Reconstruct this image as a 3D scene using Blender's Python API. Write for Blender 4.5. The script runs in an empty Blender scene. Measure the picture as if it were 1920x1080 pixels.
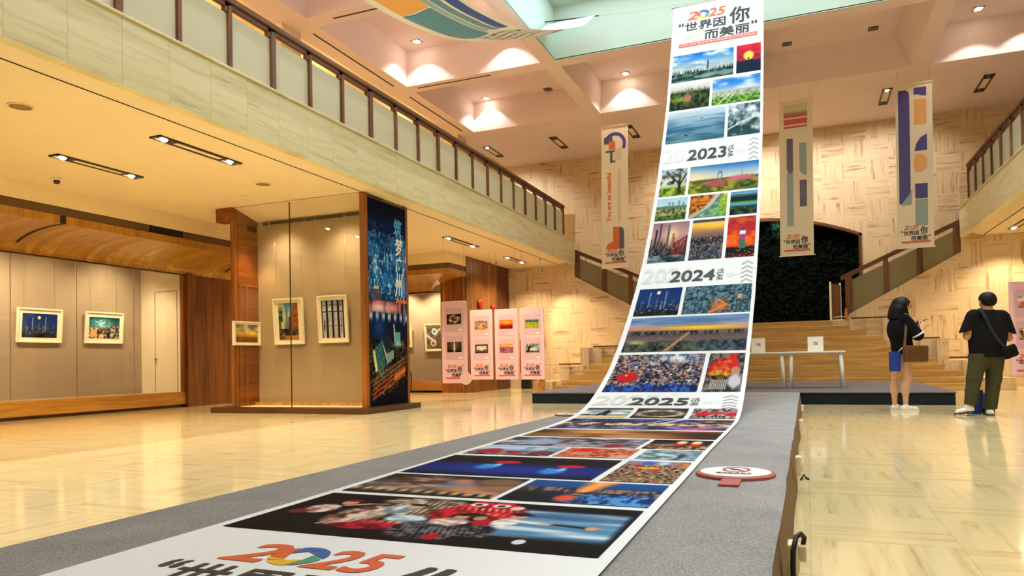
import bpy, bmesh, math, random
import numpy as np
from mathutils import Vector, Matrix

SC = bpy.context.scene
COL = SC.collection

# ---------------------------------------------------------------- camera
F_PX, PP_Y, EYE = 1364.415, 651.37, 0.84
def camera_rows(yaw, pit, rol):
    f = np.array([math.sin(yaw)*math.cos(pit), math.cos(yaw)*math.cos(pit), math.sin(pit)])
    r = np.array([math.cos(yaw), -math.sin(yaw), 0.0])
    u = np.cross(r, f)
    c, s = math.cos(rol), math.sin(rol)
    return c*r+s*u, -s*r+c*u, f
cr, cu, cf = camera_rows(math.radians(-21.94589), math.radians(1.12662), math.radians(-1.09838))
cam_d = bpy.data.cameras.new('camera')
cam = bpy.data.objects.new('camera', cam_d)
COL.objects.link(cam)
cam.matrix_world = Matrix(((cr[0], cu[0], -cf[0], 0), (cr[1], cu[1], -cf[1], 0), (cr[2], cu[2], -cf[2], EYE), (0, 0, 0, 1)))
cam_d.sensor_width = 36.0
cam_d.lens = F_PX*36.0/1920.0
cam_d.shift_y = (PP_Y-540.0)/1920.0
cam_d.clip_start, cam_d.clip_end = 0.05, 200
SC.camera = cam

# ---------------------------------------------------------------- exposure, world
SC.view_settings.view_transform = 'Standard'
SC.view_settings.look = 'None'
SC.view_settings.exposure = 0.62
SC.view_settings.gamma = 1.0
SC.view_settings.use_curve_mapping = False
W = bpy.data.worlds.new('daylight')
SC.world = W
W.use_nodes = True
W.node_tree.nodes['Background'].inputs[0].default_value = (0.75, 0.88, 1.0, 1)
W.node_tree.nodes['Background'].inputs[1].default_value = 1.0

WARM, UPW, AMBER = (1.0, 0.80, 0.53), (1.0, 0.95, 0.89), (1.0, 0.66, 0.28)
def lamp(name, kind, loc, energy, color, rot=(0, 0, 0), **kw):
    d = bpy.data.lights.new(name, kind)
    d.energy, d.color = energy, color
    for k, v in kw.items(): setattr(d, k, v)
    o = bpy.data.objects.new(name, d)
    o.location, o.rotation_euler = loc, rot
    COL.objects.link(o)
    return o
def aim(o, target):
    o.rotation_euler = (Vector(target)-o.location).to_track_quat('-Z', 'Y').to_euler()


# ---------------------------------------------------------------- helpers
def lin(c):
    c = np.asarray(c, float)
    return np.where(c <= 0.04045, c/12.92, ((c+0.055)/1.055)**2.4)
def rgb(r, g, b): return tuple(lin(np.array([r, g, b])/255.0))+(1.0,)

def link(name, me, parent=None, mats=()):
    o = bpy.data.objects.new(name, me)
    COL.objects.link(o)
    for m in mats: me.materials.append(m)
    if parent is not None: o.parent = parent
    return o
def tag(o, label=None, cat=None, group=None, kind=None):
    if label: o['label'] = label
    if cat: o['category'] = cat
    if group: o['group'] = group
    if kind: o['kind'] = kind
    return o
def thing(name, label, cat, loc=(0, 0, 0), rz=0.0, group=None):
    o = bpy.data.objects.new(name, None)
    o.empty_display_size = 0.1
    o.location, o.rotation_euler = loc, (0, 0, rz)
    COL.objects.link(o)
    return tag(o, label, cat, group)
def dup(root, loc, rz=None, label=None, group=None):
    r = root.copy(); COL.objects.link(r); r.location = loc
    if rz is not None: r.rotation_euler = (0, 0, rz)
    if label: r['label'] = label
    if group: r['group'] = group
    for ch in list(root.children):
        c = ch.copy(); COL.objects.link(c); c.parent = r
        for g in list(ch.children):
            d = g.copy(); COL.objects.link(d); d.parent = c
    return r

class MB:
    """Collects shapes into one mesh."""
    def __init__(s): s.v, s.f, s.m, s.sm = [], [], [], []
    def add(s, vs, fs, mi=0, smooth=False):
        b = len(s.v); s.v.extend(tuple(map(float, p)) for p in vs)
        for f in fs: s.f.append([b+i for i in f]); s.m.append(mi); s.sm.append(smooth)
        return s
    def quad(s, a, b, c, d, mi=0): return s.add([a, b, c, d], [(0, 1, 2, 3)], mi)
    def box(s, x0, x1, y0, y1, z0, z1, mi=0, M=None):
        vs = [(x, y, z) for z in (z0, z1) for y in (y0, y1) for x in (x0, x1)]
        if M is not None: vs = [tuple(M @ Vector(p)) for p in vs]
        return s.add(vs, [(0, 2, 3, 1), (4, 5, 7, 6), (0, 1, 5, 4), (2, 6, 7, 3), (0, 4, 6, 2), (1, 3, 7, 5)], mi)
    def bbox(s, x0, x1, y0, y1, z0, z1, r=0.01, mi=0, M=None):
        """box with chamfered edges"""
        r = min(r, (x1-x0)/2.01, (y1-y0)/2.01, (z1-z0)/2.01)
        bm = bmesh.new()
        bmesh.ops.create_cube(bm, size=1.0)
        for v in bm.verts:
            v.co = Vector((x0+(v.co.x+.5)*(x1-x0), y0+(v.co.y+.5)*(y1-y0), z0+(v.co.z+.5)*(z1-z0)))
        bmesh.ops.bevel(bm, geom=list(bm.edges), offset=r, segments=2, profile=0.5, affect='EDGES')
        if M is not None: bm.transform(M)
        bm.verts.index_update()
        s.add([v.co[:] for v in bm.verts], [[v.index for v in f.verts] for f in bm.faces], mi)
        bm.free(); return s
    def tube(s, pts, r, n=8, mi=0, closed=False, cap=True):
        P = [Vector(p) for p in pts]; rs = r if hasattr(r, '__len__') else [r]*len(P)
        b = len(s.v); up = Vector((0, 0, 1)); N = len(P)
        for i, p in enumerate(P):
            t = (P[min(i+1, N-1)]-P[max(i-1, 0)])
            if closed: t = P[(i+1) % N]-P[i-1]
            t.normalize()
            a = t.cross(up if abs(t.z) < 0.95 else Vector((1, 0, 0))).normalized(); c = a.cross(t)
            for k in range(n):
                th = 2*math.pi*k/n
                s.v.append(tuple(p+rs[i]*(math.cos(th)*a+math.sin(th)*c)))
        for i in range(N if closed else N-1):
            j = (i+1) % N
            for k in range(n):
                l = (k+1) % n
                s.f.append([b+i*n+k, b+i*n+l, b+j*n+l, b+j*n+k]); s.m.append(mi); s.sm.append(True)
        if cap and not closed:
            s.f.append([b+k for k in range(n)]); s.m.append(mi); s.sm.append(False)
            s.f.append([b+(N-1)*n+k for k in range(n)][::-1]); s.m.append(mi); s.sm.append(False)
        return s
    def lathe(s, prof, n=24, mi=0, loc=(0, 0, 0)):
        """profile of (radius, z), closed at radius 0"""
        b = len(s.v)
        for r, z in prof:
            for k in range(n):
                t = 2*math.pi*k/n; s.v.append((loc[0]+r*math.cos(t), loc[1]+r*math.sin(t), loc[2]+z))
        for i in range(len(prof)-1):
            for k in range(n):
                l = (k+1) % n
                s.f.append([b+i*n+k, b+i*n+l, b+(i+1)*n+l, b+(i+1)*n+k]); s.m.append(mi); s.sm.append(True)
        s.f.append([b+k for k in range(n)][::-1]); s.m.append(mi); s.sm.append(False)
        s.f.append([b+(len(prof)-1)*n+k for k in range(n)]); s.m.append(mi); s.sm.append(False)
        return s
    def extrude(s, pts, axis, a0, a1, mi=0):
        """closed outline in the plane across `axis` swept from a0 to a1"""
        n = len(pts)
        def mk(p, a):
            return {'x': (a, p[0], p[1]), 'y': (p[0], a, p[1]), 'z': (p[0], p[1], a)}[axis]
        vs = [mk(p, a0) for p in pts]+[mk(p, a1) for p in pts]
        fs = [list(range(n))[::-1], list(range(n, 2*n))]+[[i, (i+1) % n, n+(i+1) % n, n+i] for i in range(n)]
        return s.add(vs, fs, mi)
    def build(s, name, mats, parent=None, fix=True):
        me = bpy.data.meshes.new(name)
        me.from_pydata(s.v, [], s.f)
        mats = mats if isinstance(mats, (list, tuple)) else [mats]
        me.polygons.foreach_set('material_index', s.m)
        me.polygons.foreach_set('use_smooth', s.sm)
        if fix:
            bm = bmesh.new(); bm.from_mesh(me)
            bmesh.ops.recalc_face_normals(bm, faces=bm.faces); bm.to_mesh(me); bm.free()
        me.update()
        return link(name, me, parent, mats)

# ---------------------------------------------------------------- materials
class NT:
    def __init__(s, name):
        s.mat = bpy.data.materials.new(name); s.mat.use_nodes = True
        s.t = s.mat.node_tree; s.n = s.t.nodes; s.b = s.n['Principled BSDF']
    def new(s, typ, **kw):
        n = s.n.new(typ)
        for k, v in kw.items(): setattr(n, k, v)
        return n
    def set(s, sock, v):
        if isinstance(v, bpy.types.NodeSocket): s.t.links.new(v, sock)
        elif v is not None: sock.default_value = v
    def math(s, op, a, b=None, c=None):
        n = s.new('ShaderNodeMath', operation=op)
        s.set(n.inputs[0], a)
        if b is not None: s.set(n.inputs[1], b)
        if c is not None: s.set(n.inputs[2], c)
        return n.outputs[0]
    def comb(s, x, y, z=0.0):
        n = s.new('ShaderNodeCombineXYZ')
        for i, v in enumerate((x, y, z)): s.set(n.inputs[i], v)
        return n.outputs[0]
    def mix(s, f, a, b):
        n = s.new('ShaderNodeMix', data_type='RGBA')
        s.set(n.inputs[0], f); s.set(n.inputs[6], a); s.set(n.inputs[7], b)
        return n.outputs[2]
    def noise(s, vec, scale, detail=3.0, rough=0.55, dist=0.0):
        n = s.new('ShaderNodeTexNoise')
        s.set(n.inputs['Vector'], vec)
        n.inputs['Scale'].default_value = scale; n.inputs['Detail'].default_value = detail
        n.inputs['Roughness'].default_value = rough; n.inputs['Distortion'].default_value = dist
        return n.outputs[0]
    def white(s, vec):
        n = s.new('ShaderNodeTexWhiteNoise', noise_dimensions='3D'); s.set(n.inputs[0], vec); return n.outputs[0]
    def ramp(s, f, stops):
        n = s.new('ShaderNodeValToRGB'); s.set(n.inputs[0], f)
        e = n.color_ramp.elements
        while len(e) > 1: e.remove(e[-1])
        e[0].position, e[0].color = stops[0]
        for p, c in stops[1:]:
            q = e.new(p); q.color = c
        return n.outputs[0]
    def xyz(s):
        tc = s.new('ShaderNodeTexCoord'); sp = s.new('ShaderNodeSeparateXYZ')
        s.t.links.new(tc.outputs['Object'], sp.inputs[0])
        return tc.outputs['Object'], sp.outputs
    def bump(s, h, strength=0.2, dist=0.01):
        n = s.new('ShaderNodeBump'); n.inputs['Strength'].default_value = strength; n.inputs['Distance'].default_value = dist
        s.set(n.inputs['Height'], h); s.t.links.new(n.outputs[0], s.b.inputs['Normal'])
    def done(s, color=None, rough=0.5, metal=0.0, spec=None):
        if color is not None: s.set(s.b.inputs['Base Color'], color)
        s.set(s.b.inputs['Roughness'], rough); s.b.inputs['Metallic'].default_value = metal
        if spec is not None: s.b.inputs['Specular IOR Level'].default_value = spec
        return s.mat

def plain(name, col, rough=0.5, metal=0.0, var=0.06, scale=9.0, spec=None):
    n = NT(name); o, _ = n.xyz()
    c = np.array(col[:3])
    f = n.noise(o, scale, 4.0)
    return n.done(n.ramp(f, [(0.3, tuple(c*(1-var))+(1,)), (0.7, tuple(np.minimum(c*(1+var), 1))+(1,))]), rough, metal, spec)

def emit(name, col, strength):
    n = NT(name)
    n.b.inputs['Base Color'].default_value = (0.8, 0.8, 0.8, 1)
    n.b.inputs['Emission Color'].default_value = tuple(col[:3])+(1,)
    n.b.inputs['Emission Strength'].default_value = strength
    return n.mat

def travertine(name, ax, tile, light, mid, dark, rough, joints=0.0, alternate=True, across=None, vein=1.0, spec=None, tint=0.10):
    """Stone slabs with banded veins, the grain turning by a quarter from slab to slab."""
    n = NT(name); o, xyz = n.xyz()
    a, b = xyz['XYZ'.index(ax[0])], xyz['XYZ'.index(ax[1])]
    ta, tb = tile
    ia, ib = n.math('FLOOR', n.math('DIVIDE', a, ta)), n.math('FLOOR', n.math('DIVIDE', b, tb))
    rnd = n.white(n.comb(ia, ib, 3.0))
    off = n.math('MULTIPLY', rnd, 37.0)
    va = n.comb(n.math('MULTIPLY', a, 0.9), n.math('MULTIPLY', b, 13.0), off)
    if alternate:
        par = n.math('FLOORED_MODULO', n.math('ADD', ia, ib), 2.0)
        par = n.math('GREATER_THAN', n.math('ADD', n.math('MULTIPLY', par, 0.7), n.math('MULTIPLY', n.white(n.comb(ia, ib, 9.0)), 0.45)), 0.5)
        vb = n.comb(n.math('MULTIPLY', b, 0.9), n.math('MULTIPLY', a, 13.0), off)
        mx = n.new('ShaderNodeMix', data_type='VECTOR'); n.set(mx.inputs[0], par); n.set(mx.inputs[4], va); n.set(mx.inputs[5], vb)
        vec = mx.outputs[1]
    else:
        vec = va
    f = n.noise(vec, 1.0, 5.0, 0.62, 0.35)
    fine = n.noise(vec, 4.5, 3.0, 0.6)
    g = n.math('ADD', n.math('MULTIPLY', f, 0.8), n.math('MULTIPLY', fine, 0.2))
    g = n.math('ADD', n.math('MULTIPLY', n.math('SUBTRACT', g, 0.5), vein), 0.5)
    c = n.ramp(g, [(0.30, dark), (0.40, mid), (0.52, light), (0.75, light)])
    c = n.mix(n.math('MULTIPLY', rnd, tint*2.2), c, mid)
    if joints > 0:
        def edge(x, t):
            m = n.math('FLOORED_MODULO', x, t)
            return n.math('LESS_THAN', n.math('MINIMUM', m, n.math('SUBTRACT', t, m)), joints)
        e = n.math('MAXIMUM', edge(a, ta), edge(b, tb))
        c = n.mix(n.math('MULTIPLY', e, 0.55), c, dark)
    n.bump(g, 0.06, 0.01)
    return n.done(c, rough, 0.0, spec)

def wood(name, light, dark, grain='Z', plank=None, rough=0.4, scale=1.0, tintv=0.35):
    n = NT(name); o, xyz = n.xyz()
    s = [9.0*scale]*3; s['XYZ'.index(grain)] = 0.7*scale
    rnd = None
    if plank:
        i = n.math('FLOOR', n.math('DIVIDE', xyz['XYZ'.index(plank[0])], plank[1]))
        rnd = n.white(n.comb(i, 2.0, 5.0))
    vec = n.comb(*[n.math('MULTIPLY', xyz[k], s[k]) for k in range(3)])
    if rnd is not None:
        ad = n.new('ShaderNodeVectorMath', operation='ADD'); n.set(ad.inputs[0], vec); n.set(ad.inputs[1], n.comb(n.math('MULTIPLY', rnd, 20.0), n.math('MULTIPLY', rnd, 31.0), n.math('MULTIPLY', rnd, 7.0)))
        vec = ad.outputs[0]
    f = n.noise(vec, 1.0, 5.0, 0.6, 0.8)
    c = n.ramp(f, [(0.28, dark), (0.62, light)])
    if rnd is not None: c = n.mix(n.math('MULTIPLY', rnd, tintv), c, dark)
    n.bump(f, 0.08, 0.01)
    return n.done(c, rough)

def fabric(name, col, scale=220.0, rough=0.95, amt=0.25):
    n = NT(name); o, _ = n.xyz()
    f = n.noise(o, scale, 2.0, 0.7); g = n.noise(o, 3.0, 3.0)
    c = np.array(col[:3])
    k = n.math('ADD', n.math('MULTIPLY', f, 0.8), n.math('MULTIPLY', g, 0.2))
    n.bump(f, 0.25, 0.004)
    return n.done(n.ramp(k, [(0.32, tuple(c*(1-amt))+(1,)), (0.68, tuple(np.minimum(c*(1+amt), 1))+(1,))]), rough, 0.0, 0.15)

M = {}
M['floor'] = travertine('floor_travertine', 'XY', (0.605, 0.605), rgb(232, 214, 164), rgb(220, 198, 142), rgb(176, 146, 94), 0.10, 0.0015, vein=0.95, spec=0.5, tint=.06)
M['wall_x'] = travertine('wall_travertine', 'XZ', (0.605, 0.605), rgb(216, 192, 152), rgb(200, 172, 130), rgb(140, 106, 68), 0.55, 0.0, vein=1.35)
M['wall_y'] = travertine('side_wall_travertine', 'YZ', (0.605, 0.605), rgb(228, 206, 160), rgb(212, 184, 134), rgb(158, 122, 76), 0.55, 0.0)
M['fascia'] = travertine('fascia_travertine', 'YZ', (0.605, 3.0), rgb(226, 218, 174), rgb(212, 200, 152), rgb(158, 142, 92), 0.45, 0.003, alternate=False, vein=0.9, tint=0.06)
M['plaster'] = plain('white_plaster', rgb(240, 219, 214), 0.85, var=0.02, scale=2.0)
M['warm_plaster'] = plain('cream_plaster', rgb(240, 222, 184), 0.85, var=0.02, scale=2.0)
M['well'] = plain('skylight_white', rgb(204, 222, 212), 0.8, var=0.01, scale=2.0)
M['dark'] = plain('dark_slot', rgb(30, 24, 20), 0.7)
M['wood_v'] = wood('veneer_vertical', rgb(144, 90, 32), rgb(84, 46, 14), 'Z', ('Y', 0.3), 0.35)
M['wood_vx'] = wood('veneer_vertical_cross', rgb(176, 108, 38), rgb(112, 58, 14), 'Z', ('X', 0.3), 0.35)
M['wood_red'] = wood('cherry_panel', rgb(150, 82, 26), rgb(96, 46, 12), 'Y', ('Z', 0.22), 0.30)
M['wood_post'] = wood('cherry_post', rgb(160, 96, 34), rgb(108, 56, 16), 'Z', None, 0.35)
M['wood_cove'] = wood('cove_veneer', rgb(212, 166, 66), rgb(150, 98, 26), 'X', ('Y', 0.13), 0.30, tintv=0.8)
M['wood_strip'] = wood('strip_veneer', rgb(196, 146, 58), rgb(150, 100, 30), 'Z', ('Y', 0.3), 0.4)
M['wood_base'] = wood('base_board', rgb(206, 152, 62), rgb(160, 104, 34), 'Y', None, 0.35)
M['wood_rail'] = wood('walnut_rail', rgb(118, 72, 34), rgb(66, 38, 16), 'Z', None, 0.6)
M['wood_railh'] = wood('walnut_handrail', rgb(110, 68, 34), rgb(62, 36, 16), 'Y', None, 0.65)
M['wood_railx'] = wood('walnut_stair_rail', rgb(112, 70, 38), rgb(66, 38, 20), 'X', None, 0.4)
M['wood_step'] = wood('step_wood', rgb(204, 166, 94), rgb(164, 122, 58), 'X', ('Z', 0.149), 0.45, tintv=0.25)
M['wood_dark'] = wood('dark_plinth', rgb(88, 54, 22), rgb(56, 32, 12), 'X', None, 0.4)
M['slot_strip'] = plain('brown_strip', rgb(104, 76, 44), 0.6)
M['carpet'] = fabric('grey_carpet', rgb(153, 152, 152), 130.0, amt=0.45)
M['carpet_stage_shaded'] = fabric('stage_carpet_shaded', rgb(120, 115, 116), 130.0, amt=.4)  # darker copy of the runway carpet: weaker light at the stage put into the colour
M['carpet_edge'] = fabric('brown_carpet_edge', rgb(128, 104, 76), 260.0, amt=0.3)
M['skirt'] = fabric('black_stage_skirt', rgb(36, 42, 48), 120.0, amt=0.2)
M['linen'] = fabric('linen_backing', rgb(174, 154, 122), 150.0, amt=0.12)
M['linen_grey'] = fabric('grey_linen_backing', rgb(168, 150, 126), 150.0, amt=0.10)
M['white_panel'] = plain('white_door_panel', rgb(236, 222, 190), 0.6, var=0.02, scale=3)
M['metal_dark'] = plain('bronze_metal', rgb(70, 56, 40), 0.4, 0.6)
M['metal_black'] = plain('black_metal', rgb(24, 22, 20), 0.45, 0.3)
M['steel'] = plain('steel', rgb(190, 186, 178), 0.3, 0.9)
M['white_plastic'] = plain('white_plastic', rgb(238, 234, 224), 0.4, var=0.02)
M['ivory'] = plain('ivory_frame', rgb(246, 238, 210), 0.45, var=0.02)
M['mat_board'] = plain('mat_board', rgb(250, 240, 214), 0.8, var=0.01)
M['banner'] = plain('banner_cloth', rgb(243, 246, 252), 0.55, var=0.015, scale=1.5)
M['bulb'] = emit('lit_lamp', (1.0, 0.86, 0.62), 40.0)
M['bulb_off'] = plain('unlit_lamp', rgb(120, 112, 100), 0.25, 0.5)
M['sky_pane'] = emit('skylight_pane', (0.80, 0.95, 1.0), 1.34)

def glass(name, tint, rough, alpha_mix):
    """thin sheet of glass: mostly clear, with a reflection"""
    n = NT(name)
    tr = n.new('ShaderNodeBsdfTransparent'); tr.inputs[0].default_value = tint
    gl = n.new('ShaderNodeBsdfGlossy'); gl.inputs['Roughness'].default_value = rough
    lw = n.new('ShaderNodeLayerWeight'); fr = n.math('ADD', n.math('MULTIPLY', n.math('POWER', lw.outputs[1], 5.0), 0.9), 0.04)
    mx = n.new('ShaderNodeMixShader')
    n.set(mx.inputs[0], n.math('MULTIPLY', fr, alpha_mix)); n.t.links.new(tr.outputs[0], mx.inputs[1]); n.t.links.new(gl.outputs[0], mx.inputs[2])
    out = n.n['Material Output']; n.t.links.new(mx.outputs[0], out.inputs[0]); n.n.remove(n.b)
    return n.mat
M['glass'] = glass('clear_glass', (0.97, 0.97, 0.95, 1), 0.02, 1.0)

def frosted(name, col):
    n = NT(name)
    n.b.inputs['Base Color'].default_value = col; n.b.inputs['Roughness'].default_value = 0.5
    tl = n.new('ShaderNodeBsdfTranslucent'); tl.inputs[0].default_value = col
    mx = n.new('ShaderNodeMixShader'); mx.inputs[0].default_value = 0.5
    o = n.n['Material Output']
    n.t.links.new(n.b.outputs[0], mx.inputs[1]); n.t.links.new(tl.outputs[0], mx.inputs[2]); n.t.links.new(mx.outputs[0], o.inputs[0])
    return n.mat
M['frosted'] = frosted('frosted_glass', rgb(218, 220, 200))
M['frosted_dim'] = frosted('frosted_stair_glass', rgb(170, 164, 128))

n = NT('printed_picture')
at = n.new('ShaderNodeAttribute', attribute_name='Col')
M['print'] = n.done(at.outputs['Color'], 0.65, 0.0, 0.05)
def ink(name, r, g, b): return plain(name, rgb(r, g, b), 0.5, var=0.02)

# ================================================================ SETTING
XF, XR = -6.48, 3.72            # faces of the two galleries
ZG, ZS, ZC = 3.80, 4.50, 7.78   # gallery soffit, gallery floor, hall ceiling
YP, YB = 21.4, 24.0             # stair parapet wall, back wall
def structure(o): o['kind'] = 'structure'; return o

b = MB(); b.quad((-14.5, -7, 0), (10.5, -7, 0), (10.5, 26, 0), (-14.5, 26, 0))
structure(b.build('floor', M['floor'], fix=False))

# coffered ceiling
Xs = [-9.75, -9.1, -5.55, -5.18, -1.52, -1.12, 2.55, 2.94, 6.47, 10.2]
Ys = [-7.0, 0.37, 3.94, 4.35, 7.92, 8.33, 11.9, 12.3, 15.87, 16.28, 19.85, YB+0.3]
XC = {1: (0.04, 0.05), 3: (0.05, 0.05), 5: (0.05, 0.33), 7: (0.36, 0.05)}
YC = (1, 3, 5, 7, 9)
ZT = 8.65
b = MB()
for i in range(len(Xs)-1):
    for j in range(len(Ys)-1):
        x0, x1, y0, y1 = Xs[i], Xs[i+1], Ys[j], Ys[j+1]
        if 3 <= i <= 5 and 1 <= j <= 7: continue          # opening of the skylight
        if i in XC and j in YC:
            a, c = XC[i]
            X0, X1, Y0, Y1 = x0+a, x1-c, y0+0.03, y1-0.03
            lo = [(x0, y0, ZC), (x1, y0, ZC), (x1, y1, ZC), (x0, y1, ZC)]
            hi = [(X0, Y0, ZT), (X1, Y0, ZT), (X1, Y1, ZT), (X0, Y1, ZT)]
            b.add(lo+hi, [(4, 5, 6, 7)]+[(k, (k+1) % 4, 4+(k+1) % 4, 4+k) for k in range(4)])
        else:
            b.quad((x0, y0, ZC), (x1, y0, ZC), (x1, y1, ZC), (x0, y1, ZC))
ceil = structure(b.build('ceiling', M['plaster'], fix=False))
b = MB()                                              # thin air slots in the beams
for x0, x1, y0, y1 in ((-8.89, -6.89, 16.03, 16.07), (-9.40, -9.36, 12.5, 15.7), (-9.40, -9.36, 16.5, 19.6), (-8.6, -6.6, 12.08, 12.12)):
    b.box(x0, x1, y0, y1, ZC-0.006, ZC+0.01)
b.build('air_slot', M['dark'], ceil)
# skylight well
SX0, SX1, SY0, SY1, SZ = -5.18, 2.55, 0.37, 15.87, 9.0
PX0, PX1, PY0, PY1 = -4.9, 2.27, 0.65, 15.6
b = MB()
for p, q in (((SX0, SY0), (SX1, SY0)), ((SX1, SY0), (SX1, SY1)), ((SX1, SY1), (SX0, SY1)), ((SX0, SY1), (SX0, SY0))):
    b.quad((p[0], p[1], ZC), (q[0], q[1], ZC), (q[0], q[1], SZ), (p[0], p[1], SZ))
for x0, x1, y0, y1 in ((SX0, PX0, SY0, SY1), (PX1, SX1, SY0, SY1), (PX0, PX1, SY0, PY0), (PX0, PX1, PY1, SY1)):
    b.quad((x0, y0, SZ), (x1, y0, SZ), (x1, y1, SZ), (x0, y1, SZ))
for x0, x1, y0, y1 in ((SX0-.02, SX1+.02, SY1-.0, SY1+.035), (SX0-.035, SX0, SY0, SY1), (SX1, SX1+.035, SY0, SY1)):
    b.box(x0, x1, y0, y1, ZC-0.012, ZC+0.02)
well = structure(b.build('trim_1', M['well'], fix=False))
b = MB(); b.quad((PX0, PY0, SZ+.05), (PX1, PY0, SZ+.05), (PX1, PY1, SZ+.05), (PX0, PY1, SZ+.05))
structure(b.build('window_1', M['sky_pane'], fix=False))

# walls
b = MB()                                             # back wall with the arched opening of the planted niche
AX0, AX1, AZS, AZT, AZB = -4.4, 1.64, 4.48, 5.17, 1.78
N = 24; arch = []
for k in range(N+1):
    x = AX0+(AX1-AX0)*k/N; t = (x-(AX0+AX1)/2)/((AX1-AX0)/2)
    arch.append((x, AZS+(AZT-AZS)*(1-t*t)))
ZTOP = ZC+0.5
b.quad((-14.5, YB, 0), (AX0, YB, 0), (AX0, YB, ZTOP), (-14.5, YB, ZTOP))
b.quad((AX1, YB, 0), (10.5, YB, 0), (10.5, YB, ZTOP), (AX1, YB, ZTOP))
for (x0, z0), (x1, z1) in zip(arch, arch[1:]):
    b.quad((x0, YB, z0), (x1, YB, z1), (x1, YB, ZTOP), (x0, YB, ZTOP))
ND = 0.9
for (x0, z0), (x1, z1) in zip(arch, arch[1:]): b.quad((x0, YB, z0), (x1, YB, z1), (x1, YB+ND, z1), (x0, YB+ND, z0))
b.quad((AX0, YB, AZB), (AX0, YB+ND, AZB), (AX0, YB+ND, AZS), (AX0, YB, AZS))
b.quad((AX1, YB, AZB), (AX1, YB+ND, AZB), (AX1, YB+ND, AZS), (AX1, YB, AZS))
b.quad((AX0, YB+ND, AZB), (AX1, YB+ND, AZB), (AX1, YB+ND, AZT), (AX0, YB+ND, AZT))
structure(b.build('wall_back', M['wall_x'], fix=False))
b = MB()
pts = [(x, z) for x, z in arch]
for (x0, z0), (x1, z1) in zip(pts, pts[1:]):
    b.add([(x0, YB-.03, z0), (x1, YB-.03, z1), (x1, YB-.03, z1-.09), (x0, YB-.03, z0-.09), (x0, YB+.2, z0), (x1, YB+.2, z1), (x1, YB+.2, z1-.09), (x0, YB+.2, z0-.09)],
          [(0, 1, 2, 3), (3, 2, 6, 7), (0, 4, 5, 1)])
for x in (AX0, AX1-.07): b.box(x, x+.07, YB-.03, YB+.2, AZB, AZS)
structure(b.build('trim_2', M['wood_railx']))

def parapet(side):
    """stair parapet wall, its top edge rising outwards; left one is the mirror image of the right one"""
    s = 1 if side == 'right' else -1
    fx = (lambda x: x) if s == 1 else (lambda x: -2.77-x)
    b = MB()
    out = 10.4 if s == 1 else 11.7
    prof = [(0.98, 0), (0.98, 1.80), (1.12, 1.95), (3.74, 3.42), (3.74, 5.35), (4.25, 5.35), (4.25, ZS), (out, ZS), (out, 0)]
    b.extrude([(fx(x), z) for x, z in prof], 'y', YP, YP+0.14)
    return structure(b.build('wall_'+side, M['wall_x']))
parapet('left'); parapet('right')
# outer shell
b = MB(); b.quad((10.4, -7, 0), (10.4, 26, 0), (10.4, 26, 9), (10.4, -7, 9)); structure(b.build('wall_east', M['warm_plaster'], fix=False))
b = MB(); b.quad((-14.5, -7, 0), (10.4, -7, 0), (10.4, -7, 9), (-14.5, -7, 9)); structure(b.build('wall_front', M['warm_plaster'], fix=False))
b = MB(); b.quad((-13.95, -7, 0), (-13.95, 25, 0), (-13.95, 25, 4.5), (-13.95, -7, 4.5)); structure(b.build('wall_west', M['warm_plaster'], fix=False))
b = MB(); b.quad((-12.2, -7, ZS), (-12.2, YB, ZS), (-12.2, YB, 8.9), (-12.2, -7, 8.9))
b.quad((-12.2, -7, 8.15), (-9.75, -7, 8.15), (-9.75, YB, 8.15), (-12.2, YB, 8.15))
b.quad((-9.75, -7, ZC), (-9.75, YB, ZC), (-9.75, YB, 8.2), (-9.75, -7, 8.2))
structure(b.build('wall_gallery', M['warm_plaster'], fix=False))

def gallery(side):
    s = -1 if side == 'left' else 1
    X = XF if side == 'left' else XR
    def px(d): return X+s*d              # d metres behind the face
    out = 13.95-6.48 if side == 'left' else 6.6
    y0, y1 = -6.5, YP
    b = MB()
    b.extrude([(px(0), ZG-.02), (px(0), ZS), (px(.22), ZS), (px(.22), ZG+.06), (px(.12), ZG+.06), (px(.12), ZG-.02)], 'y', y0, y1-.002)
    structure(b.build('balcony_'+side+'_wall', M['fascia']))
    b = MB()
    b.box(min(px(.02), px(-.03)), max(px(.02), px(-.03)), y0, y1-.002, ZS, ZS+.022)
    structure(b.build('trim_3' if s < 0 else 'trim_4', M['fascia']))
    b = MB()                             # curved cove, dark groove and flat soffit
    cove = [(px(.12), ZG+.02)]+[(px(.14+.30*t), ZG+.02+.10*math.sin(math.pi*t)**.8*(1-t)) for t in np.linspace(0, 1, 9)]+[(px(.49), ZG)]
    for (xa, za), (xb, zb) in zip(cove, cove[1:]): b.quad((xa, y0, za), (xb, y0, zb), (xb, y1, zb), (xa, y1, za))
    b.quad((px(.52), y0, ZG), (px(out), y0, ZG), (px(out), y1, ZG), (px(.52), y1, ZG))
    b.quad((px(.49), y0, ZG), (px(.49), y1, ZG), (px(.49), y1, ZG+.05), (px(.49), y0, ZG+.05), 1)
    b.quad((px(.52), y0, ZG), (px(.52), y1, ZG), (px(.52), y1, ZG+.05), (px(.52), y0, ZG+.05), 1)
    b.quad((px(.49), y0, ZG+.05), (px(.52), y0, ZG+.05), (px(.52), y1, ZG+.05), (px(.49), y1, ZG+.05), 1)
    b.quad((px(.1), y0, ZS-.01), (px(out), y0, ZS-.01), (px(out), y1, ZS-.01), (px(.1), y1, ZS-.01))
    structure(b.build('ceiling_'+side, [M['warm_plaster'], M['dark']], fix=False))
gallery('left'); gallery('right')
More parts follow.
